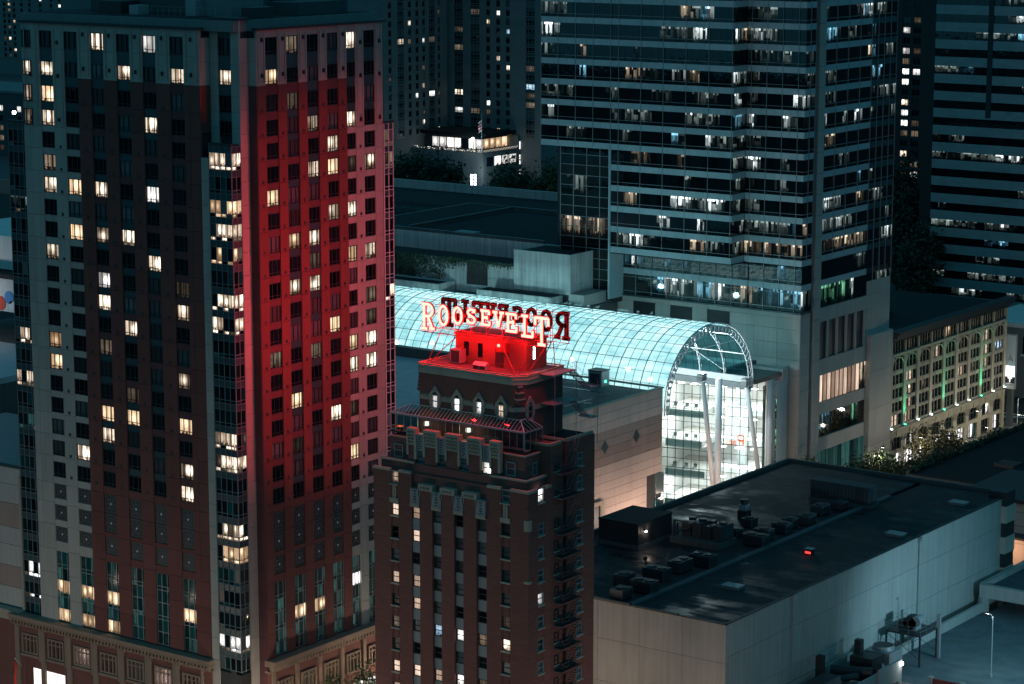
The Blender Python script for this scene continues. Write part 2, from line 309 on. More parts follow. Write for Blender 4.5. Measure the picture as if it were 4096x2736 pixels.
class Thing:
    def __init__(s, name, label, cat, loc, group=None):
        s.o = tag(link(name, None, loc), label, cat, group); s.o.empty_display_size = .5; s.c = Vector(loc); s.p = {}
    def part(s, name, mb, parent=None, smooth=False, label=None):
        """a part built in world coordinates"""
        me = mb.build(name, smooth) if isinstance(mb, MB) else mb
        o = link(name, me, -s.c, s.o)
        if parent is not None: o.parent = parent; o.location = -s.c - (parent.location if parent is not s.o else Vector())
        if label: o['label'] = label
        return o
    def at(s, name, me, loc, rz=0, scale=None, parent=None):
        l = Vector(loc) - s.c
        if parent is not None:
            l = Vector(loc) - s.c - parent.location
            if parent.rotation_euler.z: l.rotate(Matrix.Rotation(-parent.rotation_euler.z, 3, 'Z')); rz -= parent.rotation_euler.z
            if parent.scale != Vector((1, 1, 1)): scale = Vector(a / b for a, b in zip(scale or (1, 1, 1), parent.scale)); l = Vector(a / b for a, b in zip(l, parent.scale))
        return link(name, me, l, parent or s.o, rz, scale)
    def box(s, name, mat, x0, x1, y0, y1, z0, z1, parent=None):
        return s.at(name, boxmesh(mat), ((x0 + x1) / 2, (y0 + y1) / 2, (z0 + z1) / 2), 0, (abs(x1 - x0), abs(y1 - y0), abs(z1 - z0)), parent)
    def piece(s, name, mat, x0, x1, y0, y1, z0, z1):
        a = abs(x1 - x0); b = abs(y1 - y0); c = abs(z1 - z0); sz = sorted((a, b, c)); s.p.setdefault(name, []).append((sz[1] * sz[2], 'b', mat, ((x0 + x1) / 2, (y0 + y1) / 2, (z0 + z1) / 2), (a, b, c)))
    def pane(s, name, mat, c, w, h, face):
        s.p.setdefault(name, []).append((w * h, 'q', mat, tuple(c), (w, h, face)))
    def flush(s, limit=300):
        for name, L in s.p.items():
            L.sort(key=lambda t: -t[0])
            for a, k, mat, c, z in L[:limit]:
                if k == 'b': s.at(name, boxmesh(mat), c, 0, z)
                else: s.at(name, quadmesh(mat), c, FACE[z[2]], (z[0], 1, z[1]))
            rest = L[limit:]
            if rest:
                mb = MB(); rn = []
                for a, k, mat, c, z in rest:
                    if k == 'b': mb.box(c[0] - z[0] / 2, c[0] + z[0] / 2, c[1] - z[1] / 2, c[1] + z[1] / 2, c[2] - z[2] / 2, c[2] + z[2] / 2, mat); rn += [RND.random()] * 6
                    else:
                        w, h, fc = z; t = {'-Y': (1, 0), '+X': (0, 1), '+Y': (-1, 0), '-X': (0, -1)}[fc]
                        mb.add([(c[0] + i * w * t[0], c[1] + i * w * t[1], c[2] + j * h) for i, j in ((-.5, -.5), (.5, -.5), (.5, .5), (-.5, .5))], [(0, 1, 2, 3)], mat); rn.append(RND.random())
                o = s.part(name, mb); o['kind'] = 'stuff'
                at = o.data.attributes.new('rnd', 'FLOAT', 'FACE'); at.data.foreach_set('value', rn)
        s.p = {}
FACE = {'-Y': 0.0, '+X': math.pi / 2, '+Y': math.pi, '-X': -math.pi / 2}
class Fac:
    """a facade plane: s runs along it, d is the distance out of it"""
    def __init__(s, T, face, plane): s.T, s.face, s.pl = T, face, plane
    def ext(s, a, b, z0, z1, d0, d1):
        if s.face == '-Y': return (a, b, s.pl - d1, s.pl - d0, z0, z1)
        return (s.pl + d0, s.pl + d1, a, b, z0, z1)
    def piece(s, name, mat, a, b, z0, z1, d0, d1): s.T.piece(name, mat, *s.ext(a, b, z0, z1, d0, d1))
    def box(s, name, mat, a, b, z0, z1, d0, d1, parent=None): return s.T.box(name, mat, *s.ext(a, b, z0, z1, d0, d1), parent=parent)
    def mbox(s, mb, mat, a, b, z0, z1, d0, d1): mb.box(*s.ext(a, b, z0, z1, d0, d1), mat)
    def c(s, a, z, d): return Vector((a, s.pl - d, z)) if s.face == '-Y' else Vector((s.pl + d, a, z))
    def pane(s, name, mat, a, b, z0, z1, d): s.T.pane(name, mat, s.c((a + b) / 2, (z0 + z1) / 2, d), b - a, z1 - z0, s.face)
    def window(s, frame, mat, a, b, z0, z1, d, name='window', pname='pane'):
        """window part: its frame mesh (unit size) with the pane as sub-part"""
        c = s.c((a + b) / 2, (z0 + z1) / 2, d)
        w = s.T.at(name, frame, c, FACE[s.face], (b - a, 1, z1 - z0))
        p = link(pname, quadmesh(mat), (0, .03, 0), w)
        return w
def framemesh(name, mat, w, h, t=.07, ver=(), hor=(), dep=.12):
    """window frame of unit size, bars t metres wide at size w x h; ver/hor are bar positions 0..1"""
    mb = MB(); tx, tz = t / w, t / h
    mb.box(-.5, -.5 + tx, -dep, .06, -.5, .5, mat); mb.box(.5 - tx, .5, -dep, .06, -.5, .5, mat)
    mb.box(-.5 + tx, .5 - tx, -dep, .06, -.5, -.5 + tz, mat); mb.box(-.5 + tx, .5 - tx, -dep, .06, .5 - tz, .5, mat)
    for u in ver: mb.box(u - .5 - tx / 2.4, u - .5 + tx / 2.4, -dep * .8, .05, -.5 + tz, .5 - tz, mat)
    for u in hor: mb.box(-.5 + tx, .5 - tx, -dep * .6, .05, u - .5 - tz / 2.4, u - .5 + tz / 2.4, mat)
    return mb.build(name)
def pick(w): return RND.choices([k for k, _ in w], [x for _, x in w])[0]
def solo(name, mb, label, cat, loc, group=None, kind=None, smooth=False):
    """a thing that is one mesh; mb in local coordinates"""
    me = mb.build(name, smooth) if isinstance(mb, MB) else mb
    return tag(link(name, me, loc), label, cat, group, kind)
def lamp_light(kind, parent, loc, power, color, **kw):
    l = bpy.data.lights.new('light', kind); l.energy = power; l.color = color
    for k, v in kw.items(): setattr(l, k, v)
    o = bpy.data.objects.new('light', l); COL.objects.link(o); o.parent = parent; o.location = loc; return o
def line_mb(mb, pts, w, mat):
    for a, b in zip(pts, pts[1:]): mb.beam(a, b, w, mat)
# ------------------------------------------------------------------ ground
gm = MB(); gm.add([(-4000, -600, GZ - .35), (2500, -600, GZ - .35), (2500, 6000, GZ - .35), (-4000, 6000, GZ - .35)], [(0, 1, 2, 3)], 'asphalt')
solo('ground', gm, 'dark asphalt streets between the buildings', 'ground', (0, 0, 0), kind='structure')
def slab(name, x0, x1, y0, y1, label, z=GZ, h=.34, mat='paving'):
    mb = MB(); mb.box(x0, x1, y0, y1, z - h, z, mat); return solo(name, mb, label, 'pavement', (0, 0, 0), kind='structure')
slab('pavement', -252, -201.5, 220, 262, 'paved sidewalk round the foot of the glass-bayed hotel')
slab('pavement', -190, -159.5, 224, 250, 'paved sidewalk round the foot of the brick hotel')
slab('pavement', -320, -217.5, 290, 436, 'paved sidewalk in front of the mall entrance')
slab('pavement', -300, -216.0, 436.2, 494, 'paved sidewalk below the stone building with green uplights')
slab('pavement', -204, -150, 262, 360, 'paved block under the dark-roofed hall and its deck')
# ================================================================== hotel tower on the left
def hotel():
    Y0, X1 = 226.27, -205.27
    T = Thing('hotel_tower', 'tall hotel tower of cream and terracotta panels with glass corner bays', 'building', (-224, 240, GZ))
    L, Rr = Fac(T, '-Y', Y0), Fac(T, '+X', X1)
    for e in ((-243.0, -211.85, 226.62, 255.5), (-211.85, -205.65, 230.1, 254.6), (-211.85, -206.95, 228.45, 230.1)):
        T.box('wall', 'joint', *e, GZ - .3, 107.6)
    WL = [(-239.87, -237.48), (-235.36, -232.87), (-230.51, -228.18), (-225.89, -223.54), (-221.34, -219.03), (-216.61, -214.26)]
    PL = [(-243.15, -239.87), (-237.48, -235.36), (-232.87, -230.51), (-228.18, -225.89), (-223.54, -221.34), (-219.03, -216.61), (-214.26, -211.54)]
    WR = [(231.45, 233.75), (235.4, 237.7), (239.35, 241.6), (243.24, 245.47), (247.17, 249.0), (250.63, 252.93)]
    PR = [(229.89, 231.45), (233.75, 235.4), (237.7, 239.35), (241.6, 243.24), (245.47, 247.17), (249.0, 250.63), (252.93, 254.5)]
    rows = [(91.56 - 2.955 * i, 93.66 - 2.955 * i) for i in range(16)]
    rows = [(104.57, 106.81), (100.97, 102.86), (97.55, 99.71), (94.47, 96.55)] + rows
    fr = framemesh('hotel_window_frame', 'metaldark', 2.35, 2.1, .09, (.33, .72), (.2,))
    lattice = MB(); lattice.box(-.5, .5, -.02, .05, -.5, .5, 'metaldark')
    for a, b in (((-.42, -.46), (.42, .46)), ((-.42, .46), (.42, -.46)), ((0, -.48), (0, .48)), ((-.46, 0), (.46, 0)), ((-.42, -.44), (.42, -.44)), ((-.42, .44), (.42, .44)), ((-.42, -.44), (-.42, .44)), ((.42, -.44), (.42, .44)),
                 ((-.24, .24), (.24, .24)), ((-.24, -.24), (.24, -.24)), ((-.24, -.24), (-.24, .24)), ((.24, -.24), (.24, .24))):
        lattice.beam((a[0], -.05, a[1]), (b[0], -.05, b[1]), .016, 'dimtower')
    lattice.box(-.045, .045, -.09, -.04, -.045, .045, 'whitesteel')
    lattice = lattice.build('lattice_panel')
    LITL = {(0, 1): 1, (0, 2): 1, (0, 3): 1, (0, 5): 1, (0, 6): 1, (2, 0): 1, (4, 0): 1, (4, 3): 1, (3, 1): 1, (5, 1): 1, (2, 6): 1, (4, 6): 1, (1, 6): 2, (1, 8): 2, (0, 9): 1, (2, 8): 1, (3, 8): 1,
            (4, 9): 1, (2, 10): 1, (2, 11): 1, (3, 12): 1, (5, 10): 3, (5, 11): 1, (0, 13): 2, (0, 14): 1, (2, 13): 3, (3, 15): 3, (3, 16): 2, (2, 17): 1, (1, 18): 1, (5, 14): 1, (5, 16): 1, (5, 18): 1, (5, 19): 1, (2, 16): 2}
    LITR = {(0, 1): 1, (4, 0): 1, (1, 0): 3, (1, 2): 3, (2, 3): 1, (3, 4): 1, (2, 5): 1, (3, 5): 2, (4, 3): 1, (4, 5): 3, (5, 5): 1, (0, 6): 1, (4, 7): 1, (1, 8): 2, (2, 8): 1, (3, 7): 1, (4, 9): 2, (5, 9): 1, (2, 9): 3, (2, 10): 1,
            (1, 10): 1, (3, 12): 1, (5, 12): 3, (5, 11): 3, (4, 13): 2, (0, 13): 3, (4, 14): 1, (5, 14): 1, (2, 13): 3, (1, 15): 1, (3, 16): 1, (5, 13): 1, (4, 16): 3, (4, 18): 1, (1, 17): 3}
    kinds = {1: 'litwarm', 2: 'litamber', 3: 'dimwarm'}
    def zone(side, i, z, pier):
        if z > 101.2: return 'cream'
        if side == 'L': return 'cream' if (i <= 1) else 'terracotta'
        if pier: return 'terracotta' if i <= 4 else 'cream'
        return 'terracotta' if i <= 3 else 'cream'
    for side, F, Ws, Ps, LIT in (('L', L, WL, PL, LITL), ('R', Rr, WR, PR, LITR)):
        for i, (a, b) in enumerate(Ps):                       # pier panels, one storey each, open joints
            zs = [37.1, 40.55, 43.6, 46.35] + [r[0] - .12 for r in rows[::-1]][1:] + [107.75]
            for z0, z1 in zip(zs, zs[1:]):
                m = zone(side, i, z0 + 1, True)
                w = b - a
                if w > 2.6: F.piece('panel', m, a, a + w * .35 - .02, z0 + .02, z1 - .02, -.34, 0); F.piece('panel', m, a + w * .35 + .02, b, z0 + .02, z1 - .02, -.34, 0)
                else: F.piece('panel', m, a, b, z0 + .02, z1 - .02, -.34, 0)
            z = 26.9
            while z < 37.0: F.piece('panel', zone(side, i, 60, True), a, b, z + .02, min(z + 3.4, 37.1) - .02, -.34, 0); z += 3.4
            if i and i < 6 or (side == 'R' and i == 0):
                for r in rows[2:]:
                    if r[0] > 94 and (zone(side, i, 60, True) == 'cream'): continue
                    c = (a + b) / 2; F.piece('vent', 'metaldark', c - .2, c + .2, r[0] + .05, r[0] + .45, -.02, .03)
            if i < 6 or True:                                 # raised fillets and lamp brackets of the crown
                lo = 94.6 if zone(side, i, 60, True) == 'cream' else 101.3
                for q in (.18, .82):
                    F.piece('fillet', 'cream', a + (b - a) * q - .09, a + (b - a) * q + .09, lo, 107.2, 0, .14)
                for zz in ((lo + .6, lo + 5.0) if lo > 100 else (lo + .5, lo + 6.2, lo + 10.5)):
                    F.piece('lamp_bracket', 'metaldark', (a + b) / 2 - .09, (a + b) / 2 + .09, zz, zz + .5, 0, .3)
        for i, (a, b) in enumerate(Ws):
            for j, (z0, z1) in enumerate(rows):
                mat = kinds.get(LIT.get((i, j)), None) or pick((('glass', 6), ('curtained', 1.6), ('glassgrey', 1)))
                mat = pick((('litwarm', 5), ('litlamp', 3.5), ('litamber', 1.5), ('litwhite', .6))) if mat == 'litwarm' else mat
                F.window(fr, mat, a, b, z0, z1, -.24)
                top = rows[j - 1][0] if j else 107.75
                zn = zone(side, i, z1 - .5, False)
                crown = (z1 > 94.4 and zn == 'cream')
                tealcol = (side == 'L' and i in (2, 3, 4)) or (side == 'R' and i in (1, 2))
                sm = 'tealpanel' if (crown and j) or (zn != 'cream' and tealcol and (i + j) % 3) else ('cream' if zn == 'cream' else 'maroon')
                F.piece('spandrel', sm, a, b, z1 + .01, top - .01, -.34, -.10 if sm != 'tealpanel' else -.2)
            zlow = rows[-1][0]
            lat = ((44.25, 46.3), (41.3, 43.4), (38.3, 40.4)) if zone(side, i, 60, False) == 'cream' else ((43.62, 46.2), (41.0, 43.58), (38.0, 40.4))
            prev = zlow
            for (z0, z1) in lat:
                T.at('lattice_panel', lattice, F.c((a + b) / 2, (z0 + z1) / 2, -.2), FACE[F.face], (b - a, 1, z1 - z0))
                if prev - z1 > .06: F.piece('spandrel', zone(side, i, 60, False), a, b, z1 + .01, prev - .01, -.34, -.06)
                prev = z0
            F.piece('spandrel', zone(side, i, 60, False), a, b, 36.92, prev - .01, -.34, -.06)
            gx = [a, a + (b - a) * .38, a + (b - a) * .8, b]; gz = [27.2, 28.9, 30.6, 31.1, 32.9, 34.6, 35.1, 36.9]
            for u0, u1 in zip(gx, gx[1:]):
                for z0, z1 in zip(gz, gz[1:]):
                    q = 'glassteal'
                    if RND.random() < .35: q = 'dimteal'
                    if z0 == 31.1 and i in (0, 1, 2, 5) and side == 'L' or z0 == 27.2 and i in (0, 1, 2) and side == 'L' or (side == 'R' and i in (1, 2) and z0 == 31.1): q = 'litamber'
                    if side == 'R' and i == 4 and z0 == 32.9: q = 'shopwhite' if u0 == a else 'litwhite'
                    F.pane('glazing', q, u0, u1, z0, z1, -.26)
            mb = MB()
            for u in gx: F.mbox(mb, 'metalgrey', u - .03, u + .03, 27.2, 36.9, -.27, -.16)
            for z in gz: F.mbox(mb, 'metalgrey', a, b, z - .03, z + .03, -.27, -.17)
            T.part('mullion_grid', mb)
    # small side wing windows above the left bay
    for j in range(4):
        z0, z1 = rows[j]; L.window(fr, 'litwarm' if j else 'glass', -242.95, -241.4, z0, z1, .03)
    # ---- corner tower between the two fronts
    c1 = Fac(T, '-Y', 228.11); c2 = Fac(T, '+X', -206.6); rv = Fac(T, '-Y', 229.8); rl = Fac(T, '+X', -211.54)
    zs = [93.7 + 1.97 * i for i in range(8)] + [109.0]
    for z0, z1 in zip(zs, zs[1:]):
        c1.piece('panel', 'cream', -211.5, -210.15, z0 + .02, z1 - .02, -.3, 0); c1.piece('panel', 'cream', -208.0, -206.62, z0 + .02, z1 - .02, -.3, 0)
    for j in range(4):
        z0, z1 = rows[j]; c1.window(fr, 'litwarm' if j == 1 else 'glass', -210.1, -208.05, z0, z1, -.2)
        c1.piece('spandrel', 'tealpanel', -210.1, -208.05, z1 + .01, (rows[j - 1][0] if j else 109.0) - .01, -.3, -.15)
    zs = [GZ] + [27.0 + 2.955 * i for i in range(28)]
    for z0, z1 in zip(zs, zs[1:]):
        z1 = min(z1, 107.7)
        c2.piece('panel', 'cream', 228.14, 229.78, z0 + .02, z1 - .02, -.3, 0)
        m = 'maroon' if z1 < 101.5 else 'cream'
        rv.piece('panel', m, -206.58, -205.3, z0 + .02, z1 - .02, -.25, .05)
        if z0 > 93: rl.piece('panel', 'terracotta' if z1 < 101.5 else 'cream', 226.5, 228.1, z0 + .02, z1 - .02, -.25, 0)
    # ---- glass bays (corner, far left, far right)
    def bay(front, side, a, b, sa, sb, ztop, pil, lf, bright=False):
        n = max(2, round((b - a) / .92)); us = [a + (b - a) * k / n for k in range(n + 1)]
        ns = max(1, round((sb - sa) / .83)); vs = [sa + (sb - sa) * k / ns for k in range(ns + 1)] if sb > sa else []
        z = ztop; fl = 0; mb = MB(); fmat = 'whitesteel' if bright else 'dimtower'  # bright: whiter frames carry the mall's light in their colour
        while z > 26:
            z0 = z - 2.955; zz = ((z0, z0 + .45), (z0 + .45, z0 + 2.1), (z0 + 2.1, z))
            st = lf(fl); 
            for k, (p, q) in enumerate(zz):
                for F, U in ((front, us), (side, vs)):
                    if F is None: continue
                    for u0, u1 in zip(U, U[1:]):
                        m = 'tealpanel' if k == 2 else (st if st else pick((('glass', 5), ('glassteal', 2), ('curtained', .6))))
                        if st and k < 2 and RND.random() < .45: m = pick((('dimwarm', 2), ('glass', 3), ('curtained', 1)))
                        F.pane('glazing', m, u0, u1, p, q, -.02)
                for F, U in ((front, us), (side, vs)):
                    if F is None or not U: continue
                    F.mbox(mb, fmat, U[0], U[-1], q - .03, q + .03, -.04, .05 + (.06 if k == 2 else 0))
            z = z0; fl += 1
        for F, U in ((front, us), (side, vs)):
            if F is None: continue
            for u in U: F.mbox(mb, fmat, u - .035, u + .035, 26, ztop, -.04, .07)
        T.part('mullion_grid', mb)
        if front: T.box('parapet', 'metaldark', *front.ext(a - .1, b + .1, ztop, ztop + .35, -.4, .12))
    T.box('wall', 'metaldark', -210.2, -206.58, 226.32, 228.1, GZ, 93.6)
    bl = {0: 'litwarm', 2: 'litamber', 3: 'litwarm', 4: 'litamber', 6: 'litwarm', 7: 'litwarm', 12: 'litwarm', 13: 'litwarm', 16: 'litwarm', 17: 'litamber', 21: 'litwhite'}
    bay(Fac(T, '-Y', 226.27), Fac(T, '+X', -206.55), -210.25, -206.55, 226.27, 227.95, 93.6, 1, lambda f: bl.get(f))
    for z0, z1 in zip(zs, zs[1:]):
        if z0 < 92: L.piece('panel', 'cream', -211.5, -210.3, z0 + .02, min(z1, 93.6) - .02, -.4, .1)
    LB = Fac(T, '-Y', 226.9); T.box('wall', 'metaldark', -246.9, -243.0, 226.95, 232, GZ, 94.3)
    ll = {9: 'litwarm', 11: 'litwarm', 13: 'dimteal', 3: 'offdim', 20: 'litwhite', 21: 'litwhite'}
    bay(LB, None, -246.9, -243.15, 0, 0, 94.4, 0, lambda f: ll.get(f))
    RB = Fac(T, '+X', -205.2); T.box('wall', 'metaldark', -208, -205.25, 254.6, 256.5, GZ, 94.3)
    bay(RB, None, 254.6, 256.5, 0, 0, 94.4, 0, lambda f: {0: 'dimwarm', 1: 'dimwarm', 7: 'litwarm'}.get(f), True)
    # ---- crown: cornice lip, parapet, roof plant
    for e in ((-243.4, -211.3, 225.95, 226.9, 107.75, 108.05), (-211.6, -206.4, 227.9, 230, 109.0, 109.3), (-205.8, -204.95, 229.6, 255.0, 107.75, 108.05)):
        T.box('cornice', 'metaldark', *e)
    T.box('parapet', 'dimtower', -244.2, -206.8, 227.3, 255.3, 107.6, 108.95)
    T.box('roof', 'roofdark', -243.6, -207.4, 227.9, 254.7, 108.95, 109.02)
    for (x0, x1, y0, y1, z1, m) in ((-240, -222, 236, 250, 112.2, 'darktower'), (-221, -213, 234, 240, 111.5, 'dimtower'), (-219.5, -217.8, 232.5, 234, 111.0, 'metalgrey'), (-214, -209, 242, 252, 110.6, 'darktower'), (-234, -230, 231.5, 235, 110.6, 'metaldark'), (-228, -226.4, 231, 233, 110.2, 'metalgrey'), (-210.5, -208.5, 233, 237, 110.3, 'metaldark')):
        T.box('roof_plant', m, x0, x1, y0, y1, 109.02, z1)
    mb = MB()
    for x in range(0, 14): mb.beam((-226 + x, 231, 109), (-226 + x, 231, 110.2), .03, 'metalgrey')
    mb.beam((-226, 231, 110.2), (-213, 231, 110.2), .03, 'metalgrey'); mb.beam((-226, 231, 109.7), (-213, 231, 109.7), .02, 'metalgrey'); T.part('roof_railing', mb)
    # ---- cornice over the podium with brackets
    for F, a, b in ((L, -248.5, -211.4), (Rr, 229.7, 262)):
        for k, (z0, z1, d) in enumerate(((26.5, 26.95, 1.3), (26.15, 26.5, 1.1), (25.3, 25.55, .55))):
            F.box('podium_cornice', 'sand', a, b + (.2 if F is L else 0), z0, z1, -.4, d)
        s = a + .2
        while s < b: F.piece('bracket', 'sand', s, s + .26, 25.56, 26.14, .2, 1.0); s += .62
    # ---- podium
    T.box('podium_wall', 'brickplain', -247.5, -211.5, 226.0, 228, GZ, 25.3); T.box('podium_wall', 'brickplain', -206, -204.9, 229.8, 258, GZ, 25.3)
    pf = framemesh('podium_window_frame', 'sand', 2.9, 2.6, .22, (.25, .5, .75), (.7,), .3)
    for i in range(7):
        a = -246.6 + i * 5.02; L.window(pf, 'litwhite' if i in (2, 5) else ('dimteal' if i in (3, 4) else 'glass'), a, a + 3.1, 21.6, 24.4, .3)
        L.piece('pilaster', 'sand', a - 1.35, a - .55, GZ, 25.3, .27, .6); L.piece('pilaster', 'sand', a + 3.25, a + 3.6, 20.8, 25.3, .27, .55)
        L.piece('sill', 'sand', a - .2, a + 3.3, 21.15, 21.5, .27, .7)
    for i in range(6):
        a = 231.2 + i * 4.6; Rr.window(pf, 'dimteal' if i % 2 else 'glass', a, a + 2.9, 21.2, 24.0, .4); Rr.piece('pilaster', 'sand', a - 1.1, a - .5, GZ, 25.3, .37, .65)
    for k, (a, b, m) in enumerate(((-244.8, -238.6, 'shopwhite'), (-235.6, -232.6, 'dimteal'), (-231.0, -227.8, 'litwhite'), (-226.0, -222.6, 'litwhite'), (-221.0, -217.6, 'dimteal'))):
        for u in range(4):
            w = (b - a) / 4; L.pane('shop_window', m, a + u * w + .04, a + u * w + w - .04, GZ + .5, 19.6 if k == 0 else 18.6, .30)
    for k in range(5):
        a = 246 + k * 1.6; Rr.pane('shop_window', 'shopwhite' if k > 2 else 'litwhite', a, a + 1.5, GZ + .4, 19.5, .42)
    T.flush()
hotel()
# ================================================================== brick hotel with the neon sign
def brick_hotel():
    XR, YF, XL, YB = -163.0, 228.4, -186.2, 242.2
    T = Thing('brick_hotel', 'slender brown brick hotel with stepped top and rooftop glass pavilion', 'building', (-174.6, 235, GZ))
    F, Rt = Fac(T, '-Y', YF), Fac(T, '+X', XR)
    for e in ((-185.75, -163.45, 228.85, 241.8, GZ - .3, 55.5), (-185.5, -163.7, 229.1, 241.8, 55.5, 56.65), (-184.7, -164.5, 229.9, 241.8, 56.65, 59.4), (-182, -163.45, 236.3, 241.9, 59.4, 60.3), (-175, -163.45, 233.0, 235.5, 55.5, 60.3)):
        T.box('wall', 'brickplain', *e)
    C = [(-183.52, -182.35), (-180.3, -178.94), (-177.03, -175.65), (-173.73, -172.35), (-170.41, -169.04), (-166.88, -165.63)]
    P = [(XL, -183.52), (-182.35, -180.3), (-178.94, -177.03), (-175.65, -173.73), (-172.35, -170.41), (-169.04, -166.88), (-165.63, -163.0)]
    sash = framemesh('sash_window_frame', 'metaldark', 1.25, 1.5, .10, (), (.5,), .10); sash2 = framemesh('pale_sash_frame', 'greyspandrel', 1.25, 1.6, .12, (), (.52,), .16)
    rows = [(51.45 - 2.83 * i, 49.95 - 2.83 * i) for i in range(14)]
    FL = {(0, 0): 'litpeach', (1, 0): 'litpeach', (1, 1): 'litpeach', (0, 3): 'litpeach', (1, 3): 'litpeach', (1, 4): 'litpeach', (0, 5): 'dimwarm', (2, 5): 'litblue', (3, 5): 'litwhite', (4, 5): 'dimwarm', (5, 5): 'litwarm', (0, 7): 'litpeach',
          (1, 7): 'litpeach', (2, 7): 'litpeach', (3, 7): 'litwhite', (4, 7): 'dimwarm', (5, 4): 'dimwarm', (5, 7): 'dimwarm', (0, 8): 'litpeach', (4, 8): 'litpeach', (1, 9): 'litpeach', (3, 9): 'litpeach'}
    for i, (a, b) in enumerate(P):
        if 1 < i < 5: F.box('pier', 'brick', a, b, GZ, 53.75, -.46, .22)
        else: F.box('pier', 'brick', a, b, GZ, 55.45, -.46, .0 if i in (0, 6) else .02)
    for i, (a, b) in enumerate(C):
        mid = 0 < i < 5; d = -.25 if mid else -.28; prev = 53.8 if mid else 53.95
        for j, (z1, z0) in enumerate(rows):
            F.window(sash, FL.get((i, j)) or pick((('curtained', 5), ('glass', 2), ('glassgrey', 2))), a + .03, b - .03, z0, z1, d)
            if j: F.piece('spandrel', 'greyspandrel' if mid else 'brick', a, b, z1 + .005, prev - .005, -.46, -.14 if mid else -.05)
            elif not mid: F.piece('spandrel', 'brick', a, b, z1, 53.9, -.46, -.05)
            if not mid: F.piece('sill', 'limestone', a - .1, b + .1, z0 - .16, z0, -.2, .12); F.piece('fluting', 'brickplain', a + .1, a + .22, z0 - 1.2, z0 - .17, -.05, .02); F.piece('fluting', 'brickplain', b - .22, b - .1, z0 - 1.2, z0 - .17, -.05, .02)
            prev = z0 - (.16 if not mid else 0)
        F.piece('spandrel', 'greyspandrel' if mid else 'brick', a, b, GZ, prev - .005, -.46, -.1)
        # carved panels above the top row
        mb = MB()
        if mid:
            F.mbox(mb, 'greyspandrel', a - .02, b + .02, 51.7, 53.78, -.46, .30); F.mbox(mb, 'limestone', a - .02, b + .02, 51.55, 52.0, -.2, .36)
            for k in range(9): F.mbox(mb, 'metalgrey' if k % 2 else 'metaldark', (a + b) / 2 - .12 - .06 * (k % 3), (a + b) / 2 + .12 + .06 * (k % 3), 52.15 + k * .17, 52.15 + k * .17 + .1, .30, .345)
            for k in range(4): F.mbox(mb, 'limestone', a + .12 + k * .32, a + .2 + k * .32, 51.6, 52.2, .36, .40)
        else:
            F.mbox(mb, 'limestone', a + .32, b - .32, 51.9, 53.7, -.05, .08); F.mbox(mb, 'limestone', a - .1, b + .1, 51.55, 52.15, -.05, .16); F.mbox(mb, 'limestone', a - .12, b + .12, 53.78, 53.92, -.2, .2)
            for k in range(7): F.mbox(mb, 'metaldark', (a + b) / 2 - .1 + .04 * (k % 2), (a + b) / 2 + .1 - .04 * (k % 2), 52.3 + k * .19, 52.38 + k * .19, .08, .10)
        T.part('carved_panel', mb)
        if not mid: F.window(sash2, 'litwarm' if i == 0 else 'curtained', a, b, 53.98, 55.5, -.3)
    for i in (2, 3, 4):                                        # caps where the middle piers step back
        a, b = P[i]; mb = MB(); F.mbox(mb, 'limestone', a - .14, b + .14, 53.75, 54.5, -.46, .34); F.mbox(mb, 'limestone', a - .12, a + .12, 53.0, 53.75, .2, .30); F.mbox(mb, 'limestone', b - .12, b + .12, 53.0, 53.75, .2, .30)
        for k in range(12): F.mbox(mb, 'metaldark' if k % 3 else 'metalgrey', a + .1 + k * .125, a + .16 + k * .125, 53.85 + .1 * (k % 3), 54.1 + .1 * (k % 3), .34, .37)
        T.part('pier_cap', mb)
    # copings of the set-backs
    def coping(x0, x1, y0, y1, z, h=.3, m='limestone'):
        mb = MB(); mb.box(x0, x1, y0 - .12, y0 + .2, z - h, z, m); mb.box(x1 - .2, x1 + .12, y0 + .2, y1, z - h, z, m); T.part('coping', mb)
    for a, b in ((XL, -183.6), (-182.3, -180.4)): F.box('coping', 'limestone', a, b, 55.45, 55.75, -.4, .12)
    for a, b in ((-168.95, -166.95), (-165.6, -162.9)): F.box('coping', 'limestone', a, b, 55.45, 55.75, -.4, .12)
    Rt.box('coping', 'limestone', 228.5, 230.3, 55.45, 55.75, -.4, .12); Rt.box('coping', 'limestone', 231.8, 233.0, 55.45, 55.75, -.4, .12)
    F.box('coping', 'limestone', -185.6, -180.4, 56.62, 56.85, -1.0, -.6); F.box('coping', 'limestone', -168.9, -163.6, 56.62, 56.85, -1.0, -.6); Rt.box('coping', 'limestone', 229.35, 233.0, 56.62, 56.85, -1.0, -.6)
    F.box('coping', 'limestone', -184.9, -180.4, 59.38, 59.55, -2.0, -1.42); F.box('coping', 'limestone', -168.9, -164.4, 59.38, 59.55, -2.0, -1.42); Rt.box('coping', 'limestone', 229.95, 233.0, 59.38, 59.55, -2.0, -1.42)
    coping(-167, -163.3, 233.0, 235.5, 60.6); coping(-167, -163.3, 236.3, 242.2, 60.6)
    # upper middle: piers, windows, carved caps and grey panels
    U = Fac(T, '-Y', 229.35)
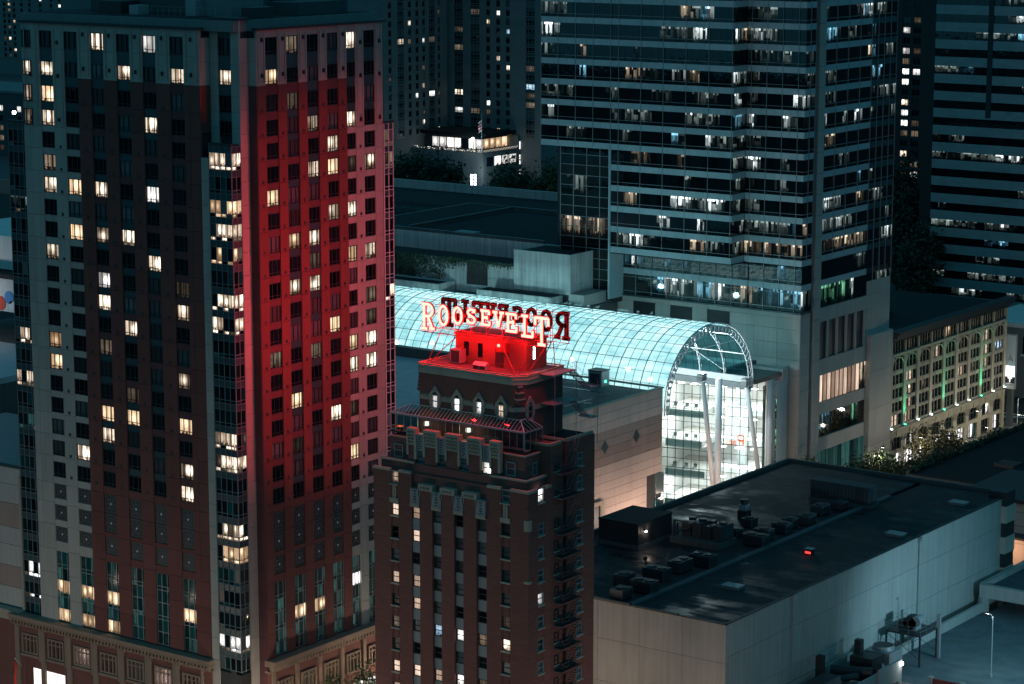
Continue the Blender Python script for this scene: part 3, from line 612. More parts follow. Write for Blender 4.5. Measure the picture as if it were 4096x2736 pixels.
    for i in (1, 2, 3, 4, 5):
        a, b = P[i]
        if i in (1, 5): a, b = (a + .9, b) if i == 1 else (a, b - .9)
        U.box('pier', 'brick', a, b, 54.4, 58.7, -.6, .1)
        mb = MB(); U.mbox(mb, 'limestone', a - .1, b + .1, 59.9, 60.95, -.5, .3)
        U.mbox(mb, 'limestone', a - .14, a + .14, 57.6, 59.9, -.3, .26); U.mbox(mb, 'limestone', b - .14, b + .2, 57.2, 59.9, -.3, .26); U.mbox(mb, 'limestone', a + .14, b - .14, 58.9, 59.9, -.3, .2); U.mbox(mb, 'brick', a + .14, b - .14, 58.65, 58.9, -.3, .12)
        n = 9
        for k in range(n):
            for q in range(4): U.mbox(mb, 'metaldark', a + .1 + k * (b - a - .2) / n, a + .1 + (k + .45) * (b - a - .2) / n, 59.1 + q * .42 + .1 * (k % 2), 59.3 + q * .42 + .1 * (k % 2), .2 if q < 2 else .3, .23 if q < 2 else .33)
        T.part('carved_cap', mb)
    for i in (1, 2, 3, 4):
        a, b = C[i]
        for (z0, z1) in ((53.9, 55.35), (56.75, 58.25)):
            m = {(1, 0): 'litwhite', (2, 0): 'litblue', (4, 1): 'litwhite'}.get((i, 0 if z0 < 55 else 1)) or 'curtained'
            U.window(sash, m, a, b, z0, z1, -.15)
        U.piece('spandrel', 'greyspandrel', a, b, 55.36, 56.74, -.5, -.05)
        mb = MB(); U.mbox(mb, 'greyspandrel', a, b, 58.26, 60.3, -.5, .12); U.mbox(mb, 'metalgrey', a + .08, a + .2, 58.3, 60.25, .12, .17); U.mbox(mb, 'metalgrey', b - .2, b - .08, 58.3, 60.25, .12, .17)
        for k in range(6): U.mbox(mb, 'metaldark', (a + b) / 2 - .2 + .12 * (k % 2), (a + b) / 2 + .08 + .12 * (k % 2), 58.5 + k * .29, 58.6 + k * .29, .12, .15); U.mbox(mb, 'metaldark', (a + b) / 2 - .24, (a + b) / 2 - .16, 58.45 + k * .29, 58.62 + k * .29, .12, .15)
        T.part('carved_panel', mb)
    C3 = Fac(T, '-Y', 229.9)
    for (a, b) in ((-184.0, -182.6), (-167.2, -165.8)): C3.window(sash2, 'curtained', a, b, 56.9, 58.6, .02)
    Fac(T, '+X', -164.5).window(sash2, 'litwhite', 231.2, 232.1, 56.9, 58.5, .02)
    # ---- right side
    SR = [(230.39, 231.69), (238.45, 239.81)]
    for a, b, zt in ((YF + .47, 230.39, 55.45), (231.69, 233.0, 55.45), (233.0, 235.5, 60.3), (236.3, 238.45, 60.3), (239.81, 242.2, 60.3)):
        Rt.box('pier', 'brick', a, b, GZ, zt, -.46, -.002)
    Rt.box('pier', 'brickplain', 235.5, 236.3, GZ, 58, -.9, -.4)
    for k, (a, b) in enumerate(SR):
        prev = 55.45 if k == 0 else 60.3
        rr = ([(58.5, 56.8)] if k else []) + [(55.7, 53.95)] + rows
        for j, (z1, z0) in enumerate(rr):
            if prev - z1 > .02: Rt.piece('spandrel', 'brick', a, b, z1, prev, -.46, -.03)
            m = {(0, 4): 'litwhite', (0, 0): 'litwhite'}.get((k, j)) or pick((('curtained', 5), ('glassgrey', 3), ('litwhite', .2)))
            Rt.window(sash2, m, a, b, z0, z1, -.22); Rt.piece('sill', 'limestone', a - .08, b + .08, z0 - .15, z0 - .005, -.2, .1); prev = z0 - .15
        Rt.piece('spandrel', 'brick', a, b, GZ, prev, -.46, -.03)
    for j, (z1, z0) in enumerate([(58.0, 56.9), (54.8, 53.9)] + rows): Rt.window(sash, 'glass', 233.75, 234.6, z0 + .3, z1, .02); Rt.piece('sill', 'limestone', 233.65, 234.7, z0 + .12, z0 + .28, 0, .12)
    # fire escape
    mb = MB(); y0, y1, d1 = 0, 4.3, 1.15
    mb.box(0, d1, y0, y1, -.06, .0, 'metaldark'); mb.box(0, d1 + .04, y0, y0 + .05, -.14, .02, 'metalgrey'); mb.box(d1, d1 + .06, y0, y1, -.16, .03, 'brickplain')
    for y in [y0 + .14 * k for k in range(12)]: mb.beam((d1, y, 0), (d1, y, 1.0), .012, 'metaldark')
    for q in (.5, 1.0): mb.beam((d1, y0, q), (d1, y0 + 1.6, q), .018, 'metalgrey'); mb.beam((0, y0, q), (d1, y0, q), .018, 'metalgrey')
    for k in (0, 1):
        x = .35 + .6 * k; mb.beam((x, 1.7, 0), (x, 4.0, 2.83), .035, 'metaldark'); mb.beam((x, 1.7, .9), (x, 4.0, 3.73), .018, 'metalgrey')
    for k in range(11): mb.box(.35, .95, 1.7 + .209 * k, 1.9 + .209 * k, .2571 * k + .1, .2571 * k + .13, 'metaldark')
    mb.beam((0, .2, -1.0), (d1, .2, -.1), .03, 'metaldark'); mb.beam((0, 4.1, -1.0), (d1, 4.1, -.1), .03, 'metaldark')
    fe = mb.build('fire_escape_flight')
    for z in [57.0, 54.0] + [r[1] - .35 for r in rows[:13]]: T.at('fire_escape_flight', fe, (XR, 233.75, z))
    mb = MB(); mb.beam((XR + .5, 236.5, 57), (XR + .5, 237.6, 61.2), .03, 'metalgrey'); mb.beam((XR + .9, 236.5, 57), (XR + .9, 237.6, 61.2), .03, 'metalgrey'); T.part('roof_ladder', mb)
    # corner shaft ornament
    mb = MB(); mb.box(-163.35, -162.85, 228.25, 228.7, 44.8, 53.6, 'brickplain'); mb.box(-163.45, -162.75, 228.15, 228.8, 51.0, 52.3, 'limestone'); mb.box(-163.45, -162.75, 228.15, 228.8, 44.6, 44.95, 'limestone'); T.part('corner_shaft', mb)
    # ---- terrace pavilion
    T.box('terrace', 'roofdark', -184.5, -164.7, 230.05, 236.2, 59.4, 59.62); T.box('terrace', 'roofdark', -181, -163.7, 236.5, 241.7, 60.3, 60.36)
    pv = MB(); ex0, ex1, ey, iy, ix = -185.5, -165.35, 230.9, 232.35, -166.95; zb, ze, zr = 59.85, 62.0, 63.0
    n = 38; xs = [ex0 + (ex1 - ex0) * k / n for k in range(n + 1)]
    for k, x in enumerate(xs):
        if k % 2 == 0: pv.box(x - .035, x + .035, ey - .05, ey + .02, zb, ze, 'metalgrey')
    pv.box(ex0 - .1, ex1 + .1, ey - .1, ey + .05, ze - .08, ze + .1, 'metalgrey'); pv.box(ex1 - .05, ex1 + .1, ey + .06, 234.6, ze - .08, ze + .1, 'metalgrey'); pv.box(ex1 - .12, ex1 + .05, ey - .1, ey + .12, zb, ze - .08, 'metalgrey')
    for y in (232.1, 233.3, 234.55): pv.box(ex1 - .03, ex1 + .05, y - .04, y + .04, zb, ze - .08, 'metalgrey')
    pv.box(ex0, ex1, ey - .06, ey + .03, zb - .2, zb, 'metaldark')
    T.part('pavilion_frame', pv)
    rf = MB()
    for x in xs:
        t = min(1, (x - ex0) / 2.0, (ex1 - x) / 1.55)
        rf.beam((x, ey, ze + .08), (x, ey + (iy - ey) * t, ze + .08 + (zr - ze) * t), .03, 'whitesteel')
    for y in (231.7, 232.5, 233.2, 233.9): t = min(1, (y - ey) / 1.45); rf.beam((ex1, y, ze + .08), (ex1 - 1.6 * t, y, ze + .08 + (zr - ze) * t), .03, 'whitesteel')
    for a, b, w in (((ex1, ey, ze + .1), (ix, iy, zr + .1), .07), ((ex0, ey, ze + .1), (ex0 + 2.0, iy, zr + .1), .05), ((ex1, 234.6, ze + .1), (ix, 234.0, zr + .1), .06), ((ix, iy, zr + .1), (ix, 234.0, zr + .1), .07), ((ex0 + 2, iy, zr + .1), (ix, iy, zr + .1), .05)): rf.beam(a, b, w, 'whitesteel')
    rf.beam((ex0, ey, ze + .13), (ex1, ey, ze + .13), .05, 'whitesteel'); T.part('rafter', rf)
    for k in range(0, n):
        a, b = xs[k], xs[k + 1]; t0 = min(1, (a - ex0) / 2.0, (ex1 - a) / 1.55); t1 = min(1, (b - ex0) / 2.0, (ex1 - b) / 1.55)
        m = MB(); m.add([(a, ey, ze + .05), (b, ey, ze + .05), (b, ey + (iy - ey) * t1, ze + .05 + (zr - ze) * t1), (a, ey + (iy - ey) * t0, ze + .05 + (zr - ze) * t0)], [(0, 1, 2, 3)], 'pavglass'); T.part('roof_pane', m)
        if k % 2 == 0: Fac(T, '-Y', ey).pane('pane', 'pavglass', xs[k], xs[k + 2], zb, ze - .08, -.01)
    for y0_, y1_ in ((230.9, 232.1), (232.1, 233.3), (233.3, 234.6)): Fac(T, '+X', ex1).pane('pane', 'pavglass', y0_, y1_, zb, ze - .08, -.01)
    for y0_, y1_ in ((230.95, 231.7), (231.7, 232.5), (232.5, 233.2), (233.2, 233.9), (233.9, 234.6)):
        t0 = min(1, (y0_ - ey) / 1.45); t1 = min(1, (y1_ - ey) / 1.45); m = MB(); m.add([(ex1, y0_, ze + .05), (ex1, y1_, ze + .05), (ex1 - 1.6 * t1, y1_, ze + .05 + (zr - ze) * t1), (ex1 - 1.6 * t0, y0_, ze + .05 + (zr - ze) * t0)], [(0, 1, 2, 3)], 'pavglass'); T.part('roof_pane', m)
    T.box('pavilion_floor', 'limestone', ex0 + .1, ex1 - .1, 230.95, 232.4, 59.62, 59.72)
    # ---- penthouse
    px0, px1, py0, py1 = -182.1, -166.9, 232.4, 241.0; ch = 1.1
    def plan(g, z): return [(px0 - g, py0 - g, z), (px1 - ch, py0 - g, z), (px1 + g, py0 + ch, z), (px1 + g, py1 + g, z), (px0 - g, py1 + g, z)]
    mb = MB(); mb.prism(plan(0, 59.6), (0, 0, 8.0), 'brickplain'); T.part('penthouse_wall', mb)
    mb = MB(); mb.prism(plan(.12, 67.2), (0, 0, 1.0), 'limestone'); mb.prism(plan(.2, 67.75), (0, 0, .12), 'limestone'); T.part('penthouse_cornice', mb)
    mb = MB(); mb.prism(plan(-.25, 68.2), (0, 0, .04), 'roofmid'); T.part('roof', mb)
    mb = MB(); P4 = plan(.1, 68.2)
    for a, b in zip(P4, P4[1:] + P4[:1]): mb.beam(Vector(a) + Vector((0, 0, .15)), Vector(b) + Vector((0, 0, .15)), .16, 'limestone', .16)
    T.part('parapet', mb)
    gp = []
    for sx in (1743, 1830.6, 1918, 2007): gp.append((atY(sx, 1580, 232.4).x, '-Y'))
    gp.append((233.9 + .2, '+X'))
    for k, (c, fc) in enumerate(gp):
        G = Fac(T, fc, 232.4 if fc == '-Y' else px1); h = 62.95
        def gpoly(q, pts, d): return [G.c(c + u * q, z, d) for u, z in pts]
        ex = Vector((0, -.2, 0)) if fc == '-Y' else Vector((.2, 0, 0))
        mb = MB()
        for sgn in (-1, 1):
            pts = [(sgn * .47, h), (sgn * .85, h + .55), (sgn * .85, h + 1.75), (0, h + 2.85), (0, h + 2.15), (sgn * .47, h + 1.75)]
            if (sgn > 0) == (fc == '-Y') : pts = pts
            mb.prism(gpoly(1, pts, 0), ex, 'limestone')
        for a in range(5):
            t = math.pi * (.15 + .175 * a); mb.beam(G.c(c + .15 * math.cos(t), h + 2.15 + .1 * math.sin(t), .2), G.c(c + .42 * math.cos(t), h + 2.15 + .4 * math.sin(t), .2), .022, 'concretedark')
        mb.box(*G.ext(c - .62, c + .62, h - .12, h + .02, -.05, .25), 'limestone')
        T.part('gable', mb)
        G.window(sash2, 'litwhite' if k < 3 else ('litwarm' if k == 3 else 'curtained'), c - .46, c + .46, h + .03, h + 1.75, .06)
    mb = MB()
    fz = [px0] + [q + s for q, f in gp if f == '-Y' for s in (-.86, .86)] + [px1 - ch]
    for a, b in zip(fz[::2], fz[1::2]):
        x = a
        mb.box(a, b, py0 - .09, py0, 63.95, 64.35, 'limestone')
        while x + .3 < b: mb.prism([(x, py0 - .09, 64.36), (x + .3, py0 - .09, 64.36), (x + .15, py0 - .09, 64.72)], (0, .08, 0), 'limestone'); x += .32
    mb.prism([(px1 - ch, py0 - .08, 63.95), (px1 + .06, py0 + ch, 63.95), (px1 + .06, py0 + ch, 64.5), (px1 - ch, py0 - .08, 64.5)], (.06, -.06, 0), 'limestone'); mb.box(px1, px1 + .09, 235.0, 238, 63.95, 64.5, 'limestone')
    T.part('frieze', mb)
    mb = MB()
    for q in range(5):
        z = 64.9 + q * .48; g = .34 - q * .07
        mb.box(px0 - g, px0 + .02, py0 - .05, py0 + .5, z, z + .46, 'brickplain'); mb.box(px0 - g - .02, px0 + .02, py0 - .07, py0 + .5, z + .32, z + .48, 'limestone')
    for q in range(3):
        z = 64.9 + q * .75; g = .42 - q * .1; cx, cy = px1 - ch / 2, py0 + ch / 2
        mb.prism([(cx - g, cy - g - .02, z), (cx + g * .2, cy - g * 1.1, z), (cx + g, cy + g, z), (cx, cy, z)], (0, 0, .7), 'brickplain'); mb.prism([(cx - g - .06, cy - g - .06, z + .5), (cx + g * .2 + .06, cy - g * 1.1 - .08, z + .5), (cx + g + .06, cy + g + .02, z + .5), (cx, cy, z + .5)], (0, 0, .2), 'limestone')
    T.part('corner_quoin', mb)
    # bulkhead on the roof
    mb = MB(); mb.box(-179.3, -168.7, 236.0, 240.2, 68.2, 71.85, 'brickplain'); mb.box(-179.45, -168.55, 235.85, 240.35, 71.7, 71.95, 'brickplain'); mb.box(-179.0, -169.0, 236.3, 240.0, 71.95, 71.99, 'roofmid'); bh = T.part('bulkhead', mb)
    B = Fac(T, '-Y', 236.0)
    for a, b, m in ((-178.0, -177.3, 'glass'), (-175.9, -175.2, 'glass'), (-173.3, -172.1, 'metaldark')): B.box('door' if m == 'metaldark' else 'bulkhead_window', m, a, b, 69.2 if m == 'glass' else 68.25, 70.9 if m == 'glass' else 70.6, -.05, .04)
    Fac(T, '+X', -168.7).box('bulkhead_window', 'lampwhite', 237.4, 237.75, 69.5, 71.0, -.05, .03)
    mb = MB()
    for x in [-174.5 + .28 * k for k in range(20)]: mb.beam((x, 234.0, 68.25), (x, 234.0, 69.2), .018, 'redsteel')
    for z in (68.5, 68.85, 69.2): mb.beam((-174.5, 234.0, z), (-168.9, 234.0, z), .025, 'redsteel'); mb.beam((-168.9, 234.0, z), (-167.2, 236.5, z), .025, 'redsteel')
    T.part('roof_railing', mb)
    # steel stair hung on the right side of the penthouse
    st = MB(); X = -165.3
    def plat(y0, y1, z, x0=-166.8, x1=-164.6):
        st.box(x0, x1, y0, y1, z - .12, z, 'metalgrey')
        for y in [y0 + (y1 - y0) * k / 10 for k in range(11)]: st.beam((x1, y, z), (x1, y, z + 1.0), .015, 'metaldark')
        for q in (.5, 1.0): st.beam((x1, y0, z + q), (x1, y1, z + q), .02, 'metaldark')
    def flight(y0, z0, y1, z1):
        for x in (-166.3, -165.2): st.beam((x, y0, z0), (x, y1, z1), .05, 'metalgrey', .12); st.beam((x, y0, z0 + .95), (x, y1, z1 + .95), .02, 'metaldark')
        for k in range(12): t = (k + .5) / 12; st.box(-166.3, -165.2, y0 + (y1 - y0) * t - .13, y0 + (y1 - y0) * t + .13, z0 + (z1 - z0) * t, z0 + (z1 - z0) * t + .04, 'redsteel')
    plat(236.0, 240.6, 68.2); plat(244.2, 245.4, 65.4); plat(236.2, 240.8, 64.6); plat(244.2, 245.4, 61.7)
    flight(240.6, 68.15, 244.3, 65.4); flight(240.8, 64.55, 244.3, 61.7)
    for y, z0 in ((240.7, 59.8), (245.3, 58.0), (236.2, 60.4)): st.beam((-164.7, y, z0), (-164.7, y, 69.2 if y < 245 else 66.4), .05, 'metalgrey')
    T.part('steel_stair', st)
    T.flush()
brick_hotel()
# lamps and furniture in the pavilion
def floor_lamp(x, y, z, label):
    t = Thing('floor_lamp', label, 'lamp', (x, y, z)); m = MB(); m.cyl((x, y, z), (x, y, z + 1.25), .03, .03, 'metaldark', 6); m.cyl((x, y, z), (x, y, z + .04), .2, .2, 'metaldark', 10); t.part('stand', m)
    m = MB(); m.cyl((x, y, z + 1.15), (x, y, z + 1.6), .30, .30, 'shade', 14); t.part('lamp_shade', m); lamp_light('POINT', t.o, (0, -.45, 1.4), 60, (1, .8, .55), shadow_soft_size=.2)
p = atY(1706, 1706, 231.7); floor_lamp(p.x, 231.7, 59.72, 'white drum lamp in the glass pavilion beside the bar counter end')
p = atY(1873, 1732, 231.7); floor_lamp(p.x, 231.7, 59.72, 'white drum lamp in the glass pavilion beside the tan sofa')
mb = MB(); mb.box(-1.1, 1.1, -.4, .4, 0, .42, 'limestone'); mb.box(-1.1, 1.1, .3, .5, .4, .95, 'limestone'); mb.box(-1.25, -1.1, -.4, .5, 0, .65, 'limestone'); mb.box(1.1, 1.25, -.4, .5, 0, .65, 'limestone')
p = atY(1960, 1760, 231.8); solo('sofa', mb, 'tan sofa behind the pavilion glass above the carved brick piers', 'sofa', (p.x, 231.8, 59.72))
mb = MB(); mb.box(-.35, .35, -.3, .3, .5, .58, 'orangesign')
for a in (-.3, .3): mb.box(a - .03, a + .03, -.25, .25, 0, .5, 'metaldark')
p = atY(1600, 1712, 231.7); solo('side_table', mb, 'small orange lit table inside the pavilion end beside the white bay', 'table', (p.x, 231.7, 59.72))
def mb_ac():
    m = MB(); m.box(-.75, .75, -.6, .6, 0, 1.75, 'metalgrey'); m.box(-.6, .6, -.62, -.6, .2, 1.6, 'metaldark'); m.box(-.85, .85, -.7, .7, -.02, .1, 'metaldark'); m.box(.62, .8, -.1, .1, 1.75, 2.3, 'redsteel'); return m
solo('condenser_unit', mb_ac(), 'red-lit boxy condenser on the brick hotel roof', 'condenser', (atz(1832, 1452, 68.25).x, atz(1832, 1452, 68.25).y, 68.27))
m = MB(); m.box(-.9, .9, -.45, .45, 0, .55, 'metalgrey'); m.prism([(-.95, -.5, .55), (-.95, .5, .55), (-.95, 0, .95)], (1.9, 0, 0), 'metalgrey'); m.box(-.85, -.05, -.47, -.45, .08, .5, 'metaldark'); m.box(.05, .85, -.47, -.45, .08, .5, 'metaldark')
solo('vent_hood', m, 'small red-lit gabled vent hood on the brick hotel roof edge', 'vent', (atz(1925, 1478, 68.25).x, atz(1925, 1478, 68.25).y, 68.27))
# ------------------------------------------------------------------ neon sign
def arc(cx, cy, rx, ry, a0, a1, n): return [(cx + rx * math.cos(math.radians(a0 + (a1 - a0) * k / n)), cy + ry * math.sin(math.radians(a0 + (a1 - a0) * k / n))) for k in range(n + 1)]
GLY = {
 'R': [[(.2, .02), (.2, .98)], [(.2, .97)] + arc(.45, .74, .40, .23, 90, -90, 9) + [(.2, .51)], [(.5, .5), (.82, .06)], [(0, .03), (.42, .03)], [(.04, .97), (.3, .97)], [(.7, .05), (1.0, .05)]],
 'O': [arc(.5, .5, .42, .46, 90, 450, 18)],
 'S': [arc(.5, .72, .36, .23, 20, 190, 8) + [(.3, .57), (.62, .46)] + arc(.5, .27, .38, .23, 35, -160, 8), [(.84, .98), (.84, .74)], [(.13, .02), (.13, .27)]],
 'E': [[(.22, .03), (.22, .97)], [(.02, .97), (.9, .97), (.9, .74)], [(.22, .52), (.66, .52)], [(.66, .62), (.66, .42)], [(.02, .03), (.94, .03), (.94, .28)]],
 'V': [[(.2, .95), (.5, .04), (.8, .95)], [(.0, .97), (.4, .97)], [(.62, .97), (1.0, .97)]],
 'L': [[(.28, .03), (.28, .97)], [(.05, .97), (.55, .97)], [(.05, .03), (.95, .03), (.95, .3)]],
 'T': [[(.5, .03), (.5, .97)], [(.04, .72), (.04, .97), (.96, .97), (.96, .72)], [(.25, .03), (.75, .03)]]}
def letter_mb(ch, w, h, t=.17):
    body, tube = MB(), MB()
    for st in GLY[ch]:
        pts = [((u - .5) * w, (v) * h) for u, v in st]
        for (x0, z0), (x1, z1) in zip(pts, pts[1:]):
            d = Vector((x1 - x0, 0, z1 - z0)); L = d.length
            if L < 1e-4: continue
            d /= L; nrm = Vector((-d.z, 0, d.x)); e = .4 * t
            A, B = Vector((x0, 0, z0)) - d * e, Vector((x1, 0, z1)) + d * e
            body.prism([A + nrm * t, B + nrm * t, B - nrm * t, A - nrm * t], (0, .22, 0), 'redsteel')
            tube.prism([A + nrm * t * .96 + Vector((0, -.004, 0)), B + nrm * t * .96 + Vector((0, -.004, 0)), B - nrm * t * .96 + Vector((0, -.004, 0)), A - nrm * t * .96 + Vector((0, -.004, 0))], (0, -.012, 0), 'neonhalo')  # wider red strip: the tubes' halo, put in as emission
            A, B = A + Vector((0, -.02, 0)) + d * .06, B + Vector((0, -.015, 0)) - d * .06
            tube.prism([A + nrm * t * .68, B + nrm * t * .68, B - nrm * t * .68, A - nrm * t * .68], (0, -.03, 0), 'neon')
    return body, tube
def neon_sign():
    T = Thing('rooftop_sign', 'red neon hotel name sign in serif letters on steel legs', 'sign', (-173.25, 235.8, 68.25))
    e = lambda x: 1650 + x * .17036; h = lambda x: 2000 + x * .17036; v = lambda y: 1150 + y * .17036
    LT = [('R', e(205), e(530), 340, 985), ('O', e(600), e(848), 395, 895), ('O', e(938), e(1182), 440, 862), ('S', e(1262), e(1498), 475, 850), ('E', e(1592), e(1832), 520, 885), ('V', e(1878), e(2155), 555, 935),
          ('E', h(125), h(412), 590, 1040), ('L', h(488), h(792), 640, 1160), ('T', h(800), h(1160), 670, 1365)]
    S = []
    for ch, x0, x1, y0, y1 in LT:
        xm = (x0 + x1) / 2; zt = 75.5; zb = atY(xm, v(y1), 233.6).z; X0, X1 = atY(x0, v((y0 + y1) / 2), 233.6).x, atY(x1, v((y0 + y1) / 2), 233.6).x
        S.append((ch, (X0 + X1) / 2, X1 - X0, zb, zt))
    for ch, c, w, zb, zt in S:
        b, t = letter_mb(ch, w * .93, zt - zb, .20 + .014 * (zt - zb))
        bm, tm = b.build('letter'), t.build('neon_tube')
        l = T.at('letter', bm, (c, 233.6, zb)); link('neon_tube', tm, (0, 0, 0), l)
        bm = bm.copy(); bm.materials[0] = M['blacksteel']; l = T.at('letter', bm, (-346.5 - c, 238.0, zb), math.pi); link('neon_tube', tm, (0, 0, 0), l)
    fr = MB()
    for Y in (233.9, 237.7):
        for z in (75.45, 72.6, 71.9): fr.beam((-182.8, Y, z), (-163.6, Y, z), .06, 'redsteel')
        for k in range(9):
            x = -182.4 + k * 2.33; fr.beam((x, Y, 71.9), (x, Y, 75.8), .05, 'redsteel')
            if k < 8: fr.beam((x, Y, 71.9), (x + 2.33, Y, 72.6), .03, 'redsteel'); fr.beam((x, Y, 72.6), (x + 2.33, Y, 75.45), .018, 'redsteel')
    for k in range(9):
        x = -182.4 + k * 2.33
        for z in (75.45, 71.9): fr.beam((x, 233.9, z), (x, 237.7, z), .04, 'redsteel')
        if k < 8: fr.beam((x, 233.9, 71.9), (x + 2.33, 237.7, 71.9), .025, 'redsteel'); fr.beam((x, 233.9, 75.45), (x + 2.33, 237.7, 75.45), .02, 'redsteel'); fr.beam((x, 233.9, 75.45), (x + 1.2, 237.7, 72.0), .018, 'redsteel')
    T.part('truss', fr)
    for (a, b) in (((-180.1, 233.9, 71.9), (-181.6, 233.4, 68.3)), ((-177.6, 234.2, 71.9), (-181.5, 233.8, 68.4)), ((-171.0, 233.9, 71.9), (-168.2, 233.0, 68.3)), ((-165.9, 233.9, 71.9), (-167.9, 233.2, 68.3)), ((-165.7, 236.2, 71.9), (-167.3, 234.2, 68.3)),
                   ((-180.1, 237.7, 71.9), (-181.6, 240, 68.3)), ((-166.0, 237.7, 71.9), (-167.2, 239.8, 68.3)), ((-175, 237.7, 71.9), (-175, 240, 71.9)), ((-171, 233.9, 71.9), (-171.0, 236.2, 71.9))):
        m = MB(); m.beam(a, b, .09, 'redsteel'); T.part('leg', m)
    m = MB(); m.box(-172.6, -171.2, 235.2, 236.0, 70.3, 71.5, 'redsteel'); m.cyl((-172.2, 235.2, 71.1), (-172.2, 235.1, 71.1), .18, .18, 'neon', 10); T.part('transformer_box', m)
    for x in (-181.5, -176.3, -171.0, -165.6): lamp_light('POINT', T.o, (x + 173.25, -2.85, 5.6), 2000, (1, .012, .016), shadow_soft_size=.4)
    for x in (-180.5, -174, -167.5): lamp_light('POINT', T.o, (x + 173.25, -1.4, 3.3), 700, (1, .012, .016), shadow_soft_size=.3)
    l = lamp_light('SPOT', T.o, (-10.6, 0, 4.9), 19000, (1, .055, .078), spot_size=math.radians(108), spot_blend=.25, shadow_soft_size=1.2)  # added red spot without a lamp body, washes the hotel's right face
    l.rotation_euler = (Vector((-205, 239.5, 73.5)) - Vector((-183.85, 235.8, 73.1))).to_track_quat('-Z', 'Y').to_euler()
neon_sign()
# ================================================================== mall wing with beige panels
def mall():
    T = Thing('mall_wing', 'low mall wing faced in beige and mauve stone panels with dark diamonds', 'building', (-240, 335, GZ))
    T.box('wall', 'joint', -330, -222.25, 296, 350.7, GZ - .3, 40.2); T.box('wall', 'concretedark', -330, -246, 349.6, 351.2, 40.2, 42.2)
    F = Fac(T, '+X', -222.0)
    ys = [350.6 - 4.77 * k for k in range(9)]; zs = [41.0, 39.6, 38.1, 36.6, 35.2, 33.75, 32.3, 30.85] + [30.85 - 1.46 * k for k in range(1, 15)]
    for y1, y0 in zip(ys, ys[1:]):
        for z1, z0 in zip(zs, zs[1:]):
            m = 'beigedark' if 30.8 < z0 < 36.0 else 'beige'
            if y0 > 342.5 and z1 < 26.5: continue
            F.piece('panel', m, y0 + .025, y1 - .025, z0 + .025, z1 - .025, -.3, 0 if m == 'beige' else -.05)
    for y, z in ((332.94, 33.89), (342.48, 34.08)):
        mb = MB(); mb.prism([(-222.02, y - .95, z), (-222.02, y, z - 1.15), (-222.02, y + .95, z), (-222.02, y, z + 1.15)], (.06, 0, 0), 'tealpanel'); T.part('diamond', mb)
    T.box('coping', 'limestone', -222.6, -221.85, 296, 350.8, 41.0, 41.25); T.box('coping', 'limestone', -246, -222.6, 350.2, 350.8, 41.0, 41.25)
    T.box('roof', 'roofmid', -247, -222.6, 296, 350.2, 40.2, 40.45); T.box('roof', 'roofpale', -330, -247, 296, 349.6, 40.2, 40.44)  # paler left part: vault light on the roof put into the colour
    T.box('roof_strip', 'metaldark', -250, -228, 343.4, 344.0, 40.45, 40.5); T.box('roof_strip', 'metaldark', -228.6, -228, 330, 343.4, 40.45, 40.5); T.box('roof_strip', 'metaldark', -252, -226, 334.4, 335.0, 40.45, 40.5)
    # curved glass corner at the street
    for k in range(6):
        a0, a1 = [math.radians(-90 + 15 * (k + q)) for q in (0, 1)]
        for z0, z1, m in ((10, 15.5, 'whitepanel'), (15.6, 18.6, 'glassteal'), (18.7, 21.9, 'dimteal'), (22.8, 26.4, 'glassgrey')):
            r = 8.2; c = (-230.0, 350.7); P = [(c[0] + r * math.cos(a) * 1.0, c[1] - 8.0 + r + r * math.sin(a), z) for a, z in ((a0, z0), (a1, z0), (a1, z1), (a0, z1))]
            mb = MB(); mb.add(P, [(0, 1, 2, 3)], m); T.part('corner_pane', mb)
    mb = MB()
    for k in range(7):
        a = math.radians(-90 + 15 * k); x, y = -230 + 8.22 * math.cos(a), 350.9 + 8.22 * math.sin(a); mb.beam((x, y, 10), (x, y, 26.4), .05, 'metalgrey')
    T.part('corner_mullion', mb)
    mb = MB(); F.mbox(mb, 'metaldark', 328.5, 331.5, 12, 24.5, -.1, .06); F.mbox(mb, 'limestone', 328.0, 332.0, 24.5, 25.2, -.1, .5); F.mbox(mb, 'limestone', 331.5, 332.4, 12, 24.5, -.1, .4); T.part('loading_door', mb)
    T.flush()
    m = MB(); m.box(-1.4, 1.4, -1.2, 1.2, 0, 2.6, 'metalgrey'); m.box(-1.5, 1.5, -1.3, 1.3, 2.6, 2.75, 'metaldark'); m.box(-1.0, 1.0, -1.22, -1.2, .4, 2.2, 'metaldark'); m.box(1.4, 1.46, -.2, .2, .6, 1.0, 'greenlamp')
    p = atz(2395, 1540, 40.45); solo('cooling_unit', m, 'boxy grey cooling unit with a tiny green lamp on the mall roof', 'cooler', (p.x, p.y, 40.46))
mall()
